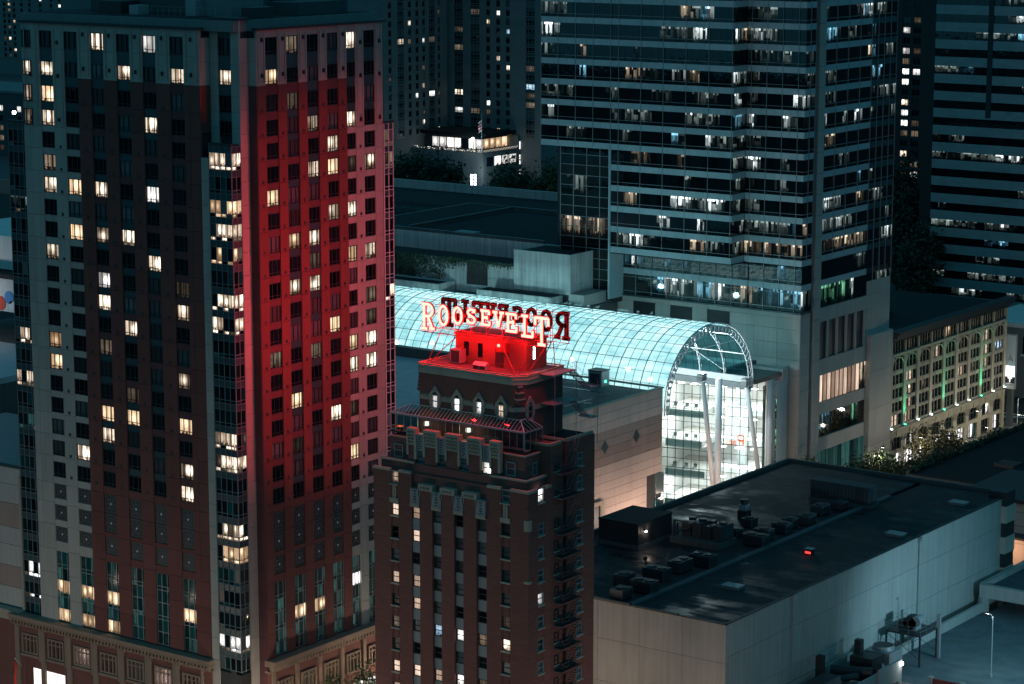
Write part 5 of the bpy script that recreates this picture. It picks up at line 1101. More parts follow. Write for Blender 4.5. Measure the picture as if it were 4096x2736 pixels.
# ================================================================== stone building with uplights
def stone_building():
    T = Thing('stone_building', 'pale stone building with arched base, dark cornice and green uplights', 'building', (-232, 462, GZ))
    X = -222.0; F = Fac(T, '+X', X); y0, y1 = 435.2, 488.2; n = 9; bw = (y1 - y0) / n
    T.box('wall', 'joint', -262, X - .55, 434.0, 488.0, GZ - .3, 37.4); T.box('roof', 'roofdark', -261, X - 1, 434.5, 487.5, 37.4, 37.5); T.box('rear_block', 'darktower', -262, -236, 434.6, 462, 37.5, 43.5)
    # plain side block towards the office tower
    for k in range(4): F.piece('blank_panel', 'precast', 424.6 + .03, 434.0, GZ + 7.4 * k + .03, GZ + 7.4 * (k + 1) - .03, -1.0, .8)
    # cornice
    for (z0, z1, d) in ((36.6, 37.2, .7), (37.2, 37.9, 1.5), (37.9, 38.5, 1.9)): F.box('cornice', 'metaldark', y0 - .6, y1 + 1.0, z0, z1, -.5, d)
    for k in range(60): F.piece('modillion', 'metaldark', y0 + .2 + k * .88, y0 + .55 + k * .88, 36.3, 36.6, 0, .8)
    fr = framemesh('tall_window_frame', 'metaldark', 1.2, 3.0, .1, (), (.5,), .12)
    litset = {(4, 0): 1, (1, 0): 2, (5, 0): 2, (7, 1): 1, (7, 2): 1, (7, 3): 1, (8, 2): 3, (1, 2): 1, (1, 3): 1, (1, 4): 1, (3, 1): 1, (5, 3): 1, (6, 1): 2, (6, 3): 2, (2, 3): 2, (0, 5): 1, (1, 5): 1, (5, 1): 2}
    rows = [(34.1, 36.3), (30.2, 32.9), (27.1, 29.5), (24.2, 26.4), (19.0, 23.1)]
    rows = [(33.9, 36.1), (30.3, 33.0), (27.4, 29.4), (24.6, 26.6), (21.9, 23.8), (18.9, 21.2)]
    for i in range(n):
        a = y0 + bw * i; b = a + bw; pw = 1.15
        F.box('pier', 'limestone', a - pw / 2, a + pw / 2, 18.5, 33.2, -.6, .15); 
        mb = MB(); F.mbox(mb, 'limestone', a - .75, a + .75, 32.7, 33.3, -.3, .3); F.mbox(mb, 'limestone', a - .62, a + .62, 32.1, 32.7, -.3, .22); F.mbox(mb, 'limestone', a - .35, a + .35, 33.5, 36.2, -.3, .12); T.part('pier_capital', mb)
        F.box('string_course', 'limestone', a, b, 33.2, 33.75, -.6, .3); F.box('spandrel', 'limestone', a + pw / 2, b - pw / 2, 36.1, 36.6, -.6, .05)
        for j, (z0, z1) in enumerate(rows):
            st = litset.get((i, j)); l, r = a + pw / 2 + .05, b - pw / 2 - .05; k3 = 4 if j == 0 else 3; w = (r - l) / k3
            for q in range(k3):
                m = 'glass'
                if st == 1 and q < 2: m = 'litpeach' if j else 'litamber'
                if st == 2 and q == 1: m = 'dimwarm'
                if st == 3: m = 'litblue'
                F.window(fr, m, l + w * q + .06, l + w * (q + 1) - .06, z0, z1, -.35)
                if q: F.piece('colonnette', 'limestone', l + w * q - .07, l + w * q + .07, z0, z1, -.45, -.1)
            if j > 0:
                zt = rows[j + 1][1] if j + 1 < len(rows) else 18.5
                F.piece('spandrel', 'limestone', l - .05, r + .05, zt + .01, z0 - .01, -.6, -.08)
                for q in range(4): F.piece('rosette', 'limestone', l + .3 + q * (r - l) / 4, l + .9 + q * (r - l) / 4, (zt + z0) / 2 - .22, (zt + z0) / 2 + .22, -.08, .0) if j < 5 else None
        # arched heads at the top row
        mb = MB(); c, r = (a + b) / 2, (b - a - pw) / 2
        for k in range(12):
            t0, t1 = math.pi * k / 12, math.pi * (k + 1) / 12
            for (p, q) in ((t0, t1),): mb.beam(F.c(c + r * math.cos(p), 31.4 + 1.5 * math.sin(p), .02), F.c(c + r * math.cos(q), 31.4 + 1.5 * math.sin(q), .02), .16, 'limestone', .25)
        T.part('arch', mb)
        # base storey: rusticated with arched window
        F.box('string_course', 'limestone', a, b, 18.0, 18.5, -.6, .5)
        for k in range(6):
            z0 = GZ + k * 1.37; F.piece('rusticated_block', 'limestone', a - .9, a + .9, z0 + .03, z0 + 1.34, -.6, .12)
            if k in (5,): F.piece('rusticated_block', 'limestone', a + .93, b - .93, z0 + .03, z0 + 1.34, -.6, .1)
        l, r_ = a + .93, b - .93; w = (r_ - l) / 3
        F.piece('rusticated_block', 'limestone', l, r_, 13.2, 14.0, -.6, .06)
        for q in range(3):
            F.window(fr, 'glass' if i not in (1, 7) else ('litwhite' if q != 1 else 'glass'), l + w * q, l + w * (q + 1), 14.0, 16.9, -.4)
            F.window(fr, pick((('litwhite', 3), ('shopwhite', 1), ('dimteal', 2))) if i not in (7,) else 'glass', l + w * q, l + w * (q + 1), GZ + .3, 13.2, -.4)
        mb = MB()
        c, r = (l + r_) / 2, (r_ - l) / 2
        for k in range(10):
            p, q = math.pi * k / 10, math.pi * (k + 1) / 10; mb.prism([F.c(c + (r + .02) * math.cos(p), 15.6 + 1.3 * math.sin(p), -.3), F.c(c + (r + .02) * math.cos(q), 15.6 + 1.3 * math.sin(q), -.3), F.c(c + (r + .7) * math.cos(q), min(16.65, 15.6 + 2.0 * math.sin(q)), -.3), F.c(c + (r + .7) * math.cos(p), min(16.65, 15.6 + 2.0 * math.sin(p)), -.3)], (.42, 0, 0), 'limestone')
        mb.box(X - .2, X + .3, c - .35, c + .35, 16.6, 18.0, 'limestone'); T.part('arch', mb)
    F.box('pier', 'limestone', y1 - .6, y1 + .5, GZ, 33.2, -.6, .15); F.box('string_course', 'limestone', y1, y1 + .5, 33.2, 36.6, -.6, .1)
    T.flush()
    for i in range(10):
        g = i in (1, 4, 7); y = y0 + bw * i + (.0 if i < 9 else -.2)
        m = MB(); m.box(-.25, .25, -.35, .35, 0, .22, 'metaldark'); m.cyl((0, 0, .22), (0, 0, .34), .2, .24, 'greenlamp' if g else 'lampcool', 10)
        t = solo('uplight', m, ('green wall uplight on the ledge of the stone building' if g else 'cool white wall uplight on the ledge of the stone building'), 'uplight', (X + .45, y, 18.5), 'green uplights on the stone ledge' if g else 'white uplights on the stone ledge')
        l = lamp_light('SPOT', t, (.45, 0, .2), 9000 if g else 900, (.05, 1, .55) if g else (.75, .9, 1), spot_size=math.radians(64), spot_blend=1.0, shadow_soft_size=.1); l.rotation_euler = (math.radians(180), math.radians(10), 0)
stone_building()
# ================================================================== far and flanking buildings
m = MB(); m.box(-1500, -345, 463, 2500, GZ - .3, 29.0, 'roofmid'); solo('hillside', m, 'dark raised ground of the park behind the flat roofs', 'hillside', (0, 0, 0), kind='structure')
smallf = framemesh('small_window_frame', 'metaldark', 1.5, 1.5, .1, (.5,), (), .08); bayf = framemesh('bay_window_frame', 'dimtower', 3.4, 1.7, .14, (.3, .7), (.35,), .12)
def back_tower(name, label, face, plane, a, b, other0, other1, z0, z1, cols, pitch, zref, lits, mat='dimtower', group=None):
    """cols: list of (s, width, kind); one storey every pitch metres"""
    loc = ((a + b) / 2, (other0 + other1) / 2, GZ) if face == '-Y' else ((other0 + other1) / 2, (a + b) / 2, GZ)
    T = Thing(name, label, 'building', loc, group); F = Fac(T, face, plane)
    if face == '-Y': T.box('wall', mat, a, b, plane + .3, other1, z0, z1)
    else: T.box('wall', mat, other0, plane - .3, a, b, z0, z1)
    z = zref
    while z + 2 < z1:
        us = [a]
        for s, w, k in cols:
            F.piece('wall_panel', mat, us[-1], s - w / 2, z - .8, z + pitch - .82, -.3, 0); us.append(s + w / 2)
            F.piece('wall_panel', mat if k == 'w' else 'tealpanel', s - w / 2, s + w / 2, z - .8, z - .02, -.3, -.04 if k == 'w' else -.02)
            u = RND.random(); m_ = pick(lits)
            F.window(smallf if k == 'w' else bayf, m_, s - w / 2, s + w / 2, z, z + pitch - .86 - (.35 if k == 'w' else .1), -.15)
        F.piece('wall_panel', mat, us[-1], b, z - .8, z + pitch - .82, -.3, 0)
        z += pitch
    T.flush(); return T
LW_ = (('glass', 12), ('litwarm', 1.0), ('dimwarm', 1.6), ('litwhite', .5), ('litblue', .1), ('curtained', 3))
sx = lambda q: atY(1500 + q * .5815, 200, 660).x
back_tower('apartment_tower', 'dim apartment tower with bay windows directly behind the terrace lights', '-Y', 660, sx(500), sx(1140), 660, 690, 29, 118, [(sx(575), 3.6, 'b'), (sx(688), 3.8, 'b'), (sx(778), 1.5, 'w'), (sx(847), 1.5, 'w'), (sx(914), 1.5, 'w'), (sx(1068), 3.6, 'b')], 2.97, 45.2, LW_)
sy = lambda q: atX(1500 + q * .5815, 250, -503).y
back_tower('apartment_tower', 'dim apartment tower with small windows seen past the red hotel edge', '+X', -503, sy(60), sy(495), -540, -503, 29, 118, [(sy(103), 1.5, 'w'), (sy(178), 3.4, 'b'), (sy(240), 1.5, 'w'), (sy(290), 1.5, 'w'), (sy(336), 1.3, 'w'), (sy(393), 3.2, 'b'), (sy(440), 1.0, 'w')], 2.97, 45.2, LW_)
back_tower('apartment_tower', 'far apartment block with square lit windows past the hotel left corner', '-Y', 900, -1000, -930, 900, 930, 29, 110, [(-979, 1.9, 'w'), (-975.4, 1.9, 'w'), (-971.6, 1.9, 'w'), (-966, 1.9, 'w'), (-960, 1.9, 'w'), (-952, 1.9, 'w'), (-944, 1.9, 'w'), (-938, 1.9, 'w')], 2.95, 38.0, (('glass', 5), ('litwhite', 1.2), ('dimwarm', 1), ('litwarm', .6)))
back_tower('apartment_tower', 'slim black apartment tower in the gap right of the office tower', '-Y', 720, -372, -356, 720, 740, GZ, 120, [(-365.2, 2.7, 'w'), (-361.4, 2.9, 'w')], 3.3, 33.0, (('glass', 4), ('litwarm', 1.6), ('dimwarm', 2), ('litwhite', 1), ('glassgrey', 1)), 'metaldark')
back_tower('apartment_block', 'dark distant block with scattered lights above the hotel roof', '-Y', 820, -820, -640, 820, 850, 29, 120, [(-800 + 11 * k, 2.2, 'w') for k in range(14)], 3.2, 60, (('glass', 9), ('dimwarm', 1), ('litwarm', .6), ('litblue', .5)), 'darktower')
# striped office tower at the right edge
def striped():
    T = Thing('striped_tower', 'dark office tower with grey tiled bands at the right edge', 'building', (-250, 575, GZ)); F = Fac(T, '-Y', 560.0)
    a, b = -276.1, -225.0; T.box('wall', 'metaldark', a - 3.3, b, 560.4, 600, GZ, 125); Q = Fac(T, '-Y', 561.5)
    z = 96.76 + 4.24 * 5; k = 0
    while z > 14:
        n = 24; w = (b - a) / n
        for i in range(n):
            if 10.6 < (i + .5) * w + a + 266 < 0: continue
            F.piece('band_panel', 'band2', a + w * i + .015, a + w * (i + 1) - .015, z - 2.25, z - 1.13, -.3, 0); F.piece('band_panel', 'band2', a + w * i + .015, a + w * (i + 1) - .015, z - 1.11, z, -.3, 0)
        i = 0
        while i < n:
            m_ = pick((('glassoffice', 8), ('offdim', 2.4), ('offwhite', 1.0), ('offblue', .5))); run = RND.choice((1, 1, 2, 3, 5))
            if 5 <= k - 5 and abs(z - 58.6) < 2.2 and i > 6: m_ = 'offwhite'
            for q in range(run):
                if i < n: F.pane('pane', m_, a + w * i + .02, a + w * (i + 1) - .02, z, z + 1.98, -.15); i += 1
        Q.piece('side_panel', 'band2', a - 3.2, a - 1.2, z - 2.25, z, -.2, .3); z -= 4.24; k += 1
    for zz in (70, 80, 90, 100): F.box('dark_strip', 'metaldark', -262.0, -260.6, zz - .5, zz + 10, -.1, .08)
    T.flush()
striped()
# low terrace building on the hill
def terrace_building():
    T = Thing('terrace_building', 'low building on the hill with a string-lit roof terrace', 'building', (-490, 650, 29)); x1 = -474.9; f = lambda x, y: (1540 + x * .3954, 380 + y * .3954)
    T.box('wall', 'dimtower', -530, x1, 640, 675, 29, 40.6); T.box('terrace', 'roofmid', -505, x1 + .05, 640.2, 668, 40.6, 40.8); T.box('upper_storey', 'darktower', -530, -480, 646, 675, 40.8, 45.6); T.box('roof', 'roofdark', -532, -476, 643, 676, 45.6, 46.6)
    F, S = Fac(T, '-Y', 646.0), Fac(T, '+X', x1)
    for k in range(7): F.pane('pane', 'litwhite' if k != 4 else 'glass', -500 + k * 3.0, -497.3 + k * 3.0, 41.2, 44.4, .05)
    U = Fac(T, '+X', -480.0)
    for k in range(6): U.pane('pane', 'litamber', 647 + k * 3.4, 650 + k * 3.4, 41.2, 44.4, .05)
    for k in range(4): S.pane('pane', 'glass' if k == 0 else 'litwhite', 642 + k * 4.2, 645.6 + k * 4.2, 36.2, 39.2, .05)
    for z0, z1 in ((40.5, 43), (35.5, 38.6), (29.3, 33.6)):
        for k in range(3): S.pane('pane', 'shopwhite' if z0 < 35 else 'whitepanel', 659.8 + k * 2.2, 661.8 + k * 2.2, z0, z1, .3)
    T.box('wall', 'dimtower', -478, x1 + .2, 659, 680, 29, 45)
    m = MB()
    for k in range(70):
        x = -503 + RND.uniform(0, 28); m.cyl((x, 639.9, 41.3 + .3 * math.sin(k * 1.7)), (x, 639.9, 41.45 + .3 * math.sin(k * 1.7)), .06, .06, 'shade', 5)
    for k in range(40): y = 640.5 + k * .5; m.cyl((x1 + .1, y, 41.3 + .3 * math.sin(k * 2.1)), (x1 + .1, y, 41.45 + .3 * math.sin(k * 2.1)), .06, .06, 'shade', 5)
    T.part('string_lights', m)['kind'] = 'stuff'
    T.flush()
    lamp_light('POINT', T.o, (18, -14, 6), 900, (.75, .9, 1), shadow_soft_size=1.0); lamp_light('POINT', T.o, (22, 16, 3), 1500, (.95, 1, 1), shadow_soft_size=1.0)
    t = Thing('floodlight', 'bright white floodlight on the hillside terrace', 'floodlight', (-478, 639, 41)); m = MB(); m.beam((-478, 639, 41), (-478, 639, 44.9), .06, 'metalgrey'); t.part('pole', m); m = MB(); m.cyl((-478, 638.9, 45.3), (-478, 638.6, 45.3), .5, .55, 'lampcool', 12); t.part('lamp_head', m); lamp_light('POINT', t.o, (0, -1.2, 4.2), 500, (.8, .95, 1), shadow_soft_size=.3)
    p = atY(*f(972, 470), 640); q = atY(*f(972, 185), 640); t = Thing('flagpole', 'flagpole with a drooping flag on the terrace building', 'flagpole', (p.x, 640.4, 40.8)); m = MB(); m.cyl((p.x, 640.4, 40.8), (p.x, 640.4, q.z), .12, .06, 'whitesteel', 8); t.part('pole', m)
    m = MB(); n = 7
    for k in range(n): y0 = q.z - 2.2 - .5 * k; m.add([(p.x, 640.4, y0), (p.x - 1.4 - .15 * math.sin(k), 640.4 + .3 * math.sin(k * 1.3), y0 - .9), (p.x - 1.4 - .15 * math.sin(k + 1), 640.4 + .3 * math.sin(k * 1.3 + 1.3), y0 - 1.4), (p.x, 640.4, y0 - .5)], [(0, 1, 2, 3)], 'redcloth' if k % 2 else 'whitewall')
    t.part('flag', m)
terrace_building()
# blade sign of the theatre at the stone building's corner
def blade():
    T = Thing('blade_sign', 'tall blue-grey vertical blade sign with lit white roundel by the stone corner', 'sign', (-221, 489.2, 20)); Y = 489.2
    m = MB(); m.box(-222.1, -219.9, Y, Y + .6, 21.2, 29.9, 'band'); T.part('panel', m); m = MB(); m.box(-222.2, -219.8, Y - .02, Y + .62, 29.9, 30.2, 'metalgrey'); m.box(-222.2, -222.08, Y - .02, Y + .62, 18.2, 29.9, 'metalgrey'); m.box(-219.92, -219.8, Y - .02, Y + .62, 18.2, 29.9, 'metalgrey'); T.part('frame', m)
    m = MB(); m.box(-222.05, -219.95, Y - .03, Y + .5, 20.9, 23.3, 'whitepanel'); T.part('light_box', m)
    def ring(cx, cz, r, w, mat, y): 
        mm = MB(); P = [(cx + r * math.cos(t), y, cz + r * math.sin(t)) for t in [2 * math.pi * k / 20 for k in range(21)]]
        for a, b in zip(P, P[1:]): mm.beam(a, b, w, mat, .02)
        return mm
    T.part('logo_ring', ring(-221.0, 22.1, .72, .12, 'metaldark', Y - .06)); m = MB(); m.box(-221.1, -220.9, Y - .08, Y - .03, 21.95, 22.15, 'metaldark'); T.part('logo_dot', m)
    m = MB()
    for a, b in (((-221.6, 24.0), (-221.0, 25.6)), ((-221.0, 25.6), (-220.4, 24.0)), ((-221.35, 24.6), (-220.65, 24.6))): m.beam((a[0], Y - .04, a[1]), (b[0], Y - .04, b[1]), .14, 'greyspandrel', .03)
    T.part('letter', m); m = MB(); m.box(-222.0, -220.0, Y - .03, Y + .5, 19.5, 20.9, 'metaldark'); T.part('dark_panel', m)
    m = MB(); m.box(-221.5, -220.5, Y - .06, Y - .03, 20.5, 20.75, 'whitepanel'); m.box(-221.12, -220.88, Y - .06, Y - .03, 19.7, 20.5, 'whitepanel'); T.part('letter', m)
    m = MB(); m.box(-222.0, -220.0, Y - .03, Y + .5, 18.2, 19.5, 'whitewall'); T.part('lower_panel', m); m = MB()
    for k in range(7): m.box(-221.7 + k * .22, -221.55 + k * .22, Y - .05, Y - .03, 19.0, 19.25, 'metaldark')
    T.part('small_lettering', m)
    m = MB(); m.box(-223.0, -222.0, Y + .1, Y + .3, 26, 26.3, 'metaldark'); m.box(-223.0, -222.0, Y + .1, Y + .3, 20, 20.3, 'metaldark'); T.part('bracket', m); m = MB(); m.box(-221.7, -220.6, Y + .2, Y + 1.6, GZ, 18.0, 'darktower'); T.part('post', m)
blade()
# corner building far right beyond the blade sign
T = Thing('corner_building', 'pale low corner building behind the vertical blade sign', 'building', (-225, 530, GZ)); T.box('wall', 'dimtower', -244, -214, 520, 545, GZ, 26); T.box('cornice', 'whitewall', -244.4, -213.6, 519.6, 545, 26, 27)
for k in range(5): Fac(T, '-Y', 520).pane('pane', pick((('glass', 1), ('litwhite', 1))), -242 + k * 5, -239 + k * 5, 20, 24, .05); Fac(T, '-Y', 520).piece('sill', 'whitewall', -242.4 + k * 5, -238.6 + k * 5, 19.5, 19.9, 0, .3)
T.flush()
# street crossing markings
for k in range(6): m = MB(); m.box(-1.6, 1.6, -.3, .3, 0, .012, 'paint'); solo('crosswalk_stripe', m, 'white painted crosswalk stripe on the street corner', 'road marking', (-226 + k * 2.0 - 8, 497.0 + k * .9, GZ - .345), 'crosswalk stripes at the corner')
m = MB(); m.box(-6, 6, -.4, .4, 0, .012, 'paint'); solo('stop_line', m, 'long white painted stop line across the street', 'road marking', (-224, 503.5, GZ - .345))
# ------------------------------------------------------------------ left edge
def left_edge():
    T = Thing('grey_annex', 'grey stone annex wall at the left foot of the hotel', 'building', (-255, 235, GZ)); T.box('wall', 'joint', -275, -247.3, 227.6, 250, GZ, 46.6); F = Fac(T, '-Y', 227.2)
    zs = [47.0, 44.6, 41.9, 38.5, 36.0, 33.0, 30.0, 27.2]
    for i in range(5):
        for j, (z1, z0) in enumerate(zip(zs, zs[1:])): F.piece('panel', 'precast' if j % 3 != 2 else 'beigedark', -275 + i * 5.53 + .03, -275 + (i + 1) * 5.53 - .03, z0 + .03, z1 - .03, -.4, 0)
    T.box('coping', 'tealpanel', -275, -247.0, 227.0, 250.2, 47.0, 47.5); T.box('downpipe', 'limestone', -247.3, -246.95, 226.7, 227.2, 26, 46)
    for k, (z0, z1, d) in enumerate(((26.5, 27.1, 1.5), (25.6, 26.5, 1.1))): F.box('cornice', 'limestone', -275, -247, z0, z1, -.4, d)
    T.box('base_wall', 'brickplain', -275, -247.6, 226.4, 229, GZ, 25.6)
    for k in range(3): F.pane('shop_window', 'litamber' if k != 1 else 'litwhite', -262 + k * 5, -258.5 + k * 5, GZ + .6, 14.5, .85)
    T.flush()
    T = Thing('mural_building', 'white-walled building with coloured discs at the left edge', 'building', (-335, 305, GZ)); T.box('wall', 'whitewall', -350, -318, 300, 325, 50.6, 56.6); T.box('upper_wall', 'whitewall', -350, -318, 303, 325, 57.6, 63.6); T.box('planter', 'roofdark', -350, -318, 299.5, 303, 56.6, 57.4); T.box('lower_roof', 'roofpale', -352, -305, 262, 299.8, 44, 45); T.box('lower_wall', 'concretedark', -352, -305, 262, 325, GZ, 44)
    for x, y, r, mt in ((36, 1190, 1.15, 'bluedisc'), (2, 1212, 1.3, 'reddisc'), (48, 1222, .8, 'whitesteel')):
        p = atY(x, y, 299.95); m = MB(); m.cyl((p.x, 299.99, p.z), (p.x, 299.9, p.z), r, r, mt, 24); T.part('disc', m)
    lamp_light('POINT', T.o, (-2, -12, 44), 1500, (.95, .95, 1), shadow_soft_size=.5)
    for nm, lb, (x0, x1, y0, y1, z0, z1), mt, wins in (('dark_house', 'dark low block with a few lit windows behind the hotel left bay', (-720, -640, 620, 650, 29, 52), 'darktower', 8), ('dark_annex', 'dark block with a floodlit doorway behind the hotel left edge', (-470, -425, 430, 470, 29, 50), 'darktower', 6)):
        T = Thing(nm, lb, 'building', ((x0 + x1) / 2, (y0 + y1) / 2, z0)); T.box('wall', mt, x0, x1, y0, y1, z0, z1); T.box('parapet', 'dimtower', x0 - .3, x1 + .3, y0 - .3, y1, z1, z1 + .8); F = Fac(T, '-Y', y0)
        for k in range(wins):
            for j in range(5): F.pane('pane', pick((('glass', 5), ('dimwarm', 1), ('litwhite', .5))), x0 + 3 + k * (x1 - x0 - 4) / wins, x0 + 5 + k * (x1 - x0 - 4) / wins, z0 + 2 + j * 3.6, z0 + 4 + j * 3.6, .05)
        T.flush()
    p = atY(52, 450, 429); t = Thing('wall_floodlight', 'starry cool floodlight on the dark block past the hotel left edge', 'floodlight', (p.x, 429, p.z)); m = MB(); m.cyl((p.x, 429.6, p.z), (p.x, 429.2, p.z), .45, .5, 'lampcool', 12); t.part('lamp_head', m); m = MB(); m.box(p.x - .1, p.x + .1, 429.5, 430, p.z - .1, p.z + .1, 'metalgrey'); t.part('bracket', m); lamp_light('POINT', t.o, (0, -1.5, 0), 1500, (.7, .95, 1), shadow_soft_size=.3)
    t = Thing('wall_flag', 'hanging red flag on a slanted pole at the hotel foot', 'flag', (-246.5, 225, 17)); m = MB(); m.beam((-247.2, 226.2, 19.2), (-245.9, 223.6, 21.4), .05, 'whitesteel'); t.part('pole', m); m = MB()
    for k in range(6): z = 20.6 - k * .75; a = .15 * math.sin(k * 1.4); m.add([(-246.3 + a, 224.3, z), (-245.7 + a, 223.3, z + .3), (-245.7 + .15 * math.sin(k * 1.4 + 1.4), 223.3, z - .45), (-246.3 + .15 * math.sin(k * 1.4 + 1.4), 224.3, z - .75)], [(0, 1, 2, 3)], 'redcloth')
    t.part('flag', m)
left_edge()
# beige house behind the theatre, right edge
T = Thing('corner_house', 'warm-lit beige building behind the right end of the dark-roofed hall', 'building', (-160, 390, GZ)); T.box('wall', 'beige', -180, -140, 380, 400, GZ, 22.6); T.box('coping', 'metaldark', -180.2, -139.8, 379.7, 400, 22.6, 23.2); F = Fac(T, '-Y', 380)
for z in (15.5, 18.6, 21.0): F.piece('reveal', 'beigedark', -180, -140, z, z + .12, 0, .05)
F.box('canopy', 'metaldark', -178, -140, 17.0, 17.4, 0, 3.0); T.flush(); lamp_light('POINT', T.o, (-10, -14, 5), 900, (1, .62, .40), shadow_soft_size=.4)  # warm light of an assumed hidden lamp, no lamp body built
# ================================================================== dark-roofed hall
def theatre():
    T = Thing('box_hall', 'windowless pale hall with a large dark flat roof full of plant', 'building', (-181, 313, GZ)); x0, x1, y0, y1, zr = -201, -160.5, 269.6, 357, 30.0
    T.box('wall', 'joint', x0 + .3, x1 - .3, y0 + .3, y1 - .3, GZ - .3, zr - .6)
    F, S = Fac(T, '-Y', y0), Fac(T, '+X', x1)
    def clad(F, a, b, n, zs):
        w = (b - a) / n
        for i in range(n):
            for z1, z0 in zip(zs, zs[1:]): F.piece('wall_panel', 'stucco', a + w * i + .02, a + w * (i + 1) - .02, z0 + .02, z1 - .02, -.35, 0)
    clad(F, x0, x1, 6, [29.9, 24.6, 18.6, GZ]); clad(S, y0 + .36, y1, 13, [29.9, 25.4, 19.6, GZ])
    # roof sheet, kerbs, seam
    T.box('roof', 'roofwet', x0 + .5, -176.2, y0 + .5, y1 - .5, zr - .6, zr - .1); T.box('roof', 'roofwet', -175.2, x1 - .35, y0 + .5, y1 - .5, zr - .6, zr - .16); T.box('roof_seam', 'roofmid', -176.2, -175.2, y0 + .3, y1 - 12, zr - .6, zr + .12)
    T.box('parapet', 'concretedark', x0, x0 + .5, y0 + .3, y1, zr - .6, zr + .5); T.box('parapet', 'concretedark', x0 + .5, x1 - .4, y1 - .5, y1, zr - .6, zr + .5); T.box('coping', 'metaldark', x1 - .4, x1 + .08, y0 + .2, y1, zr - .1, zr + .06)
    T.box('coping', 'metaldark', x0, -175.5, y0 - .08, y0 + .4, zr - .1, zr + .26); T.box('coping', 'metaldark', -175.4, -168, y0 - .08, y0 + .4, zr - .1, zr + .12); T.box('coping', 'metaldark', -167.9, x1 + .1, y0 - .08, y0 + .4, zr - .1, zr + .02)
    for y in (287, 325): m = MB(); m.beam((x1 + .18, y, GZ), (x1 + .18, y, 29.8), .12, 'metalgrey'); m.box(x1, x1 + .5, y - .35, y + .35, 29.3, 29.9, 'metalgrey'); T.part('downpipe', m)
    # stair tower at the far right corner
    for k in range(4): T.box('corner_band', 'beige', x1 - 2.4, x1 + .9, y1 - 3.2, y1 + .3, GZ + 5 * k + 1.2, GZ + 5 * k + 3.9); T.box('corner_window', 'metaldark', x1 - 2.3, x1 + .8, y1 - 3.0, y1 + .2, GZ + 5 * k + 3.95, GZ + 5 * k + 6.15)
    T.flush()
theatre()
ZR = 29.9
def plant_box(w, d, h, fan=1):
    m = MB(); m.box(-w / 2, w / 2, -d / 2, d / 2, .15, h, 'plant'); m.box(-w / 2 + .1, w / 2 - .1, -d / 2 - .02, -d / 2, .35, h - .2, 'metaldark'); m.box(w / 2, w / 2 + .02, -d / 2 + .15, d / 2 - .15, .35, h - .25, 'metaldark'); m.box(-w / 2 - .03, w / 2 + .03, -d / 2 - .03, d / 2 + .03, h, h + .06, 'plant')
    for k in range(fan): c = -w / 2 + w * (k + .5) / fan; m.cyl((c, 0, h + .06), (c, 0, h + .22), min(d, w / fan) * .38, min(d, w / fan) * .40, 'metaldark', 14)
    for a in (-w / 2 + .15, w / 2 - .3): m.box(a, a + .15, -d / 2, d / 2, -.1, .15, 'metaldark')
    m.beam((w / 2 - .05, -d / 2, .15), (w / 2 - .05, -d / 2, h), .04, 'metalgrey'); return m.build('rooftop_unit')
pb = [plant_box(2.6, 2.0, 1.4, 1), plant_box(3.5, 2.1, 1.55, 2), plant_box(1.9, 1.8, 1.2, 1)]
lbl = 'grey box air handler with fan on the dark hall roof'
for k, (x, y, s) in enumerate(((-177.9, 272.3, 0), (-177.2, 277.0, 1), (-181.6, 278.0, 0), (-180.2, 283.5, 1), (-179.6, 288.2, 1), (-178.2, 293.2, 1), (-178.2, 307.2, 1), (-179.2, 311.0, 0), (-177.8, 315.0, 0), (-178.2, 318.6, 2), (-178.2, 322.6, 0), (-178.6, 328.2, 0), (-178.2, 332.4, 2), (-182.6, 309.0, 2), (-183.4, 315.5, 2))):
    tag(link('rooftop_unit', pb[s], (x + RND.uniform(-.8, .5), y + RND.uniform(-.6, .6), ZR + .1), None, RND.choice((0, 0, 1.571)) + RND.uniform(-.04, .04)), lbl, 'air handler', 'air handlers along the roof seam')
def shed():
    T = Thing('corrugated_shed', 'corrugated metal plant shed with a wall lamp on the dark roof', 'shed', (-193.5, 298, ZR)); x0, x1, y0, y1, z1 = -197.2, -190.3, 294.3, 303.4, 33.6
    T.box('wall', 'plant', x0 + .1, x1 - .1, y0 + .1, y1 - .1, ZR, z1); T.box('roof', 'roofdark', x0 - .1, x1 + .1, y0 - .1, y1 + .1, z1, z1 + .15); T.box('kerb', 'concretedark', x0 - .1, x1 + .1, y0 - .1, y1 + .1, ZR, ZR + .6)
    x = x0
    while x < x1: T.piece('rib', 'plant', x, x + .14, y0, y0 + .1, ZR + .6, z1); x += .3
    y = y0
    while y < y1: T.piece('rib', 'plant', x1 - .1, x1, y, y + .14, ZR + .6, z1); y += .3
    T.box('door', 'metaldark', x1 - .02, x1 + .05, 297.0, 298.0, ZR + .5, ZR + 2.6); T.flush()
    t = Thing('wall_lamp', 'small bright lamp on the corrugated shed wall', 'lamp', (x1 + .1, 296.0, ZR + 2.7)); m = MB(); m.box(x1, x1 + .25, 295.85, 296.15, ZR + 2.6, ZR + 2.8, 'metaldark'); t.part('housing', m); m = MB(); m.cyl((x1 + .25, 296, ZR + 2.62), (x1 + .25, 296, ZR + 2.4), .12, .16, 'lampwhite', 10); t.part('bulb', m); lamp_light('POINT', t.o, (.5, 0, -.3), 45, (1, .75, .55), shadow_soft_size=.1)
shed()
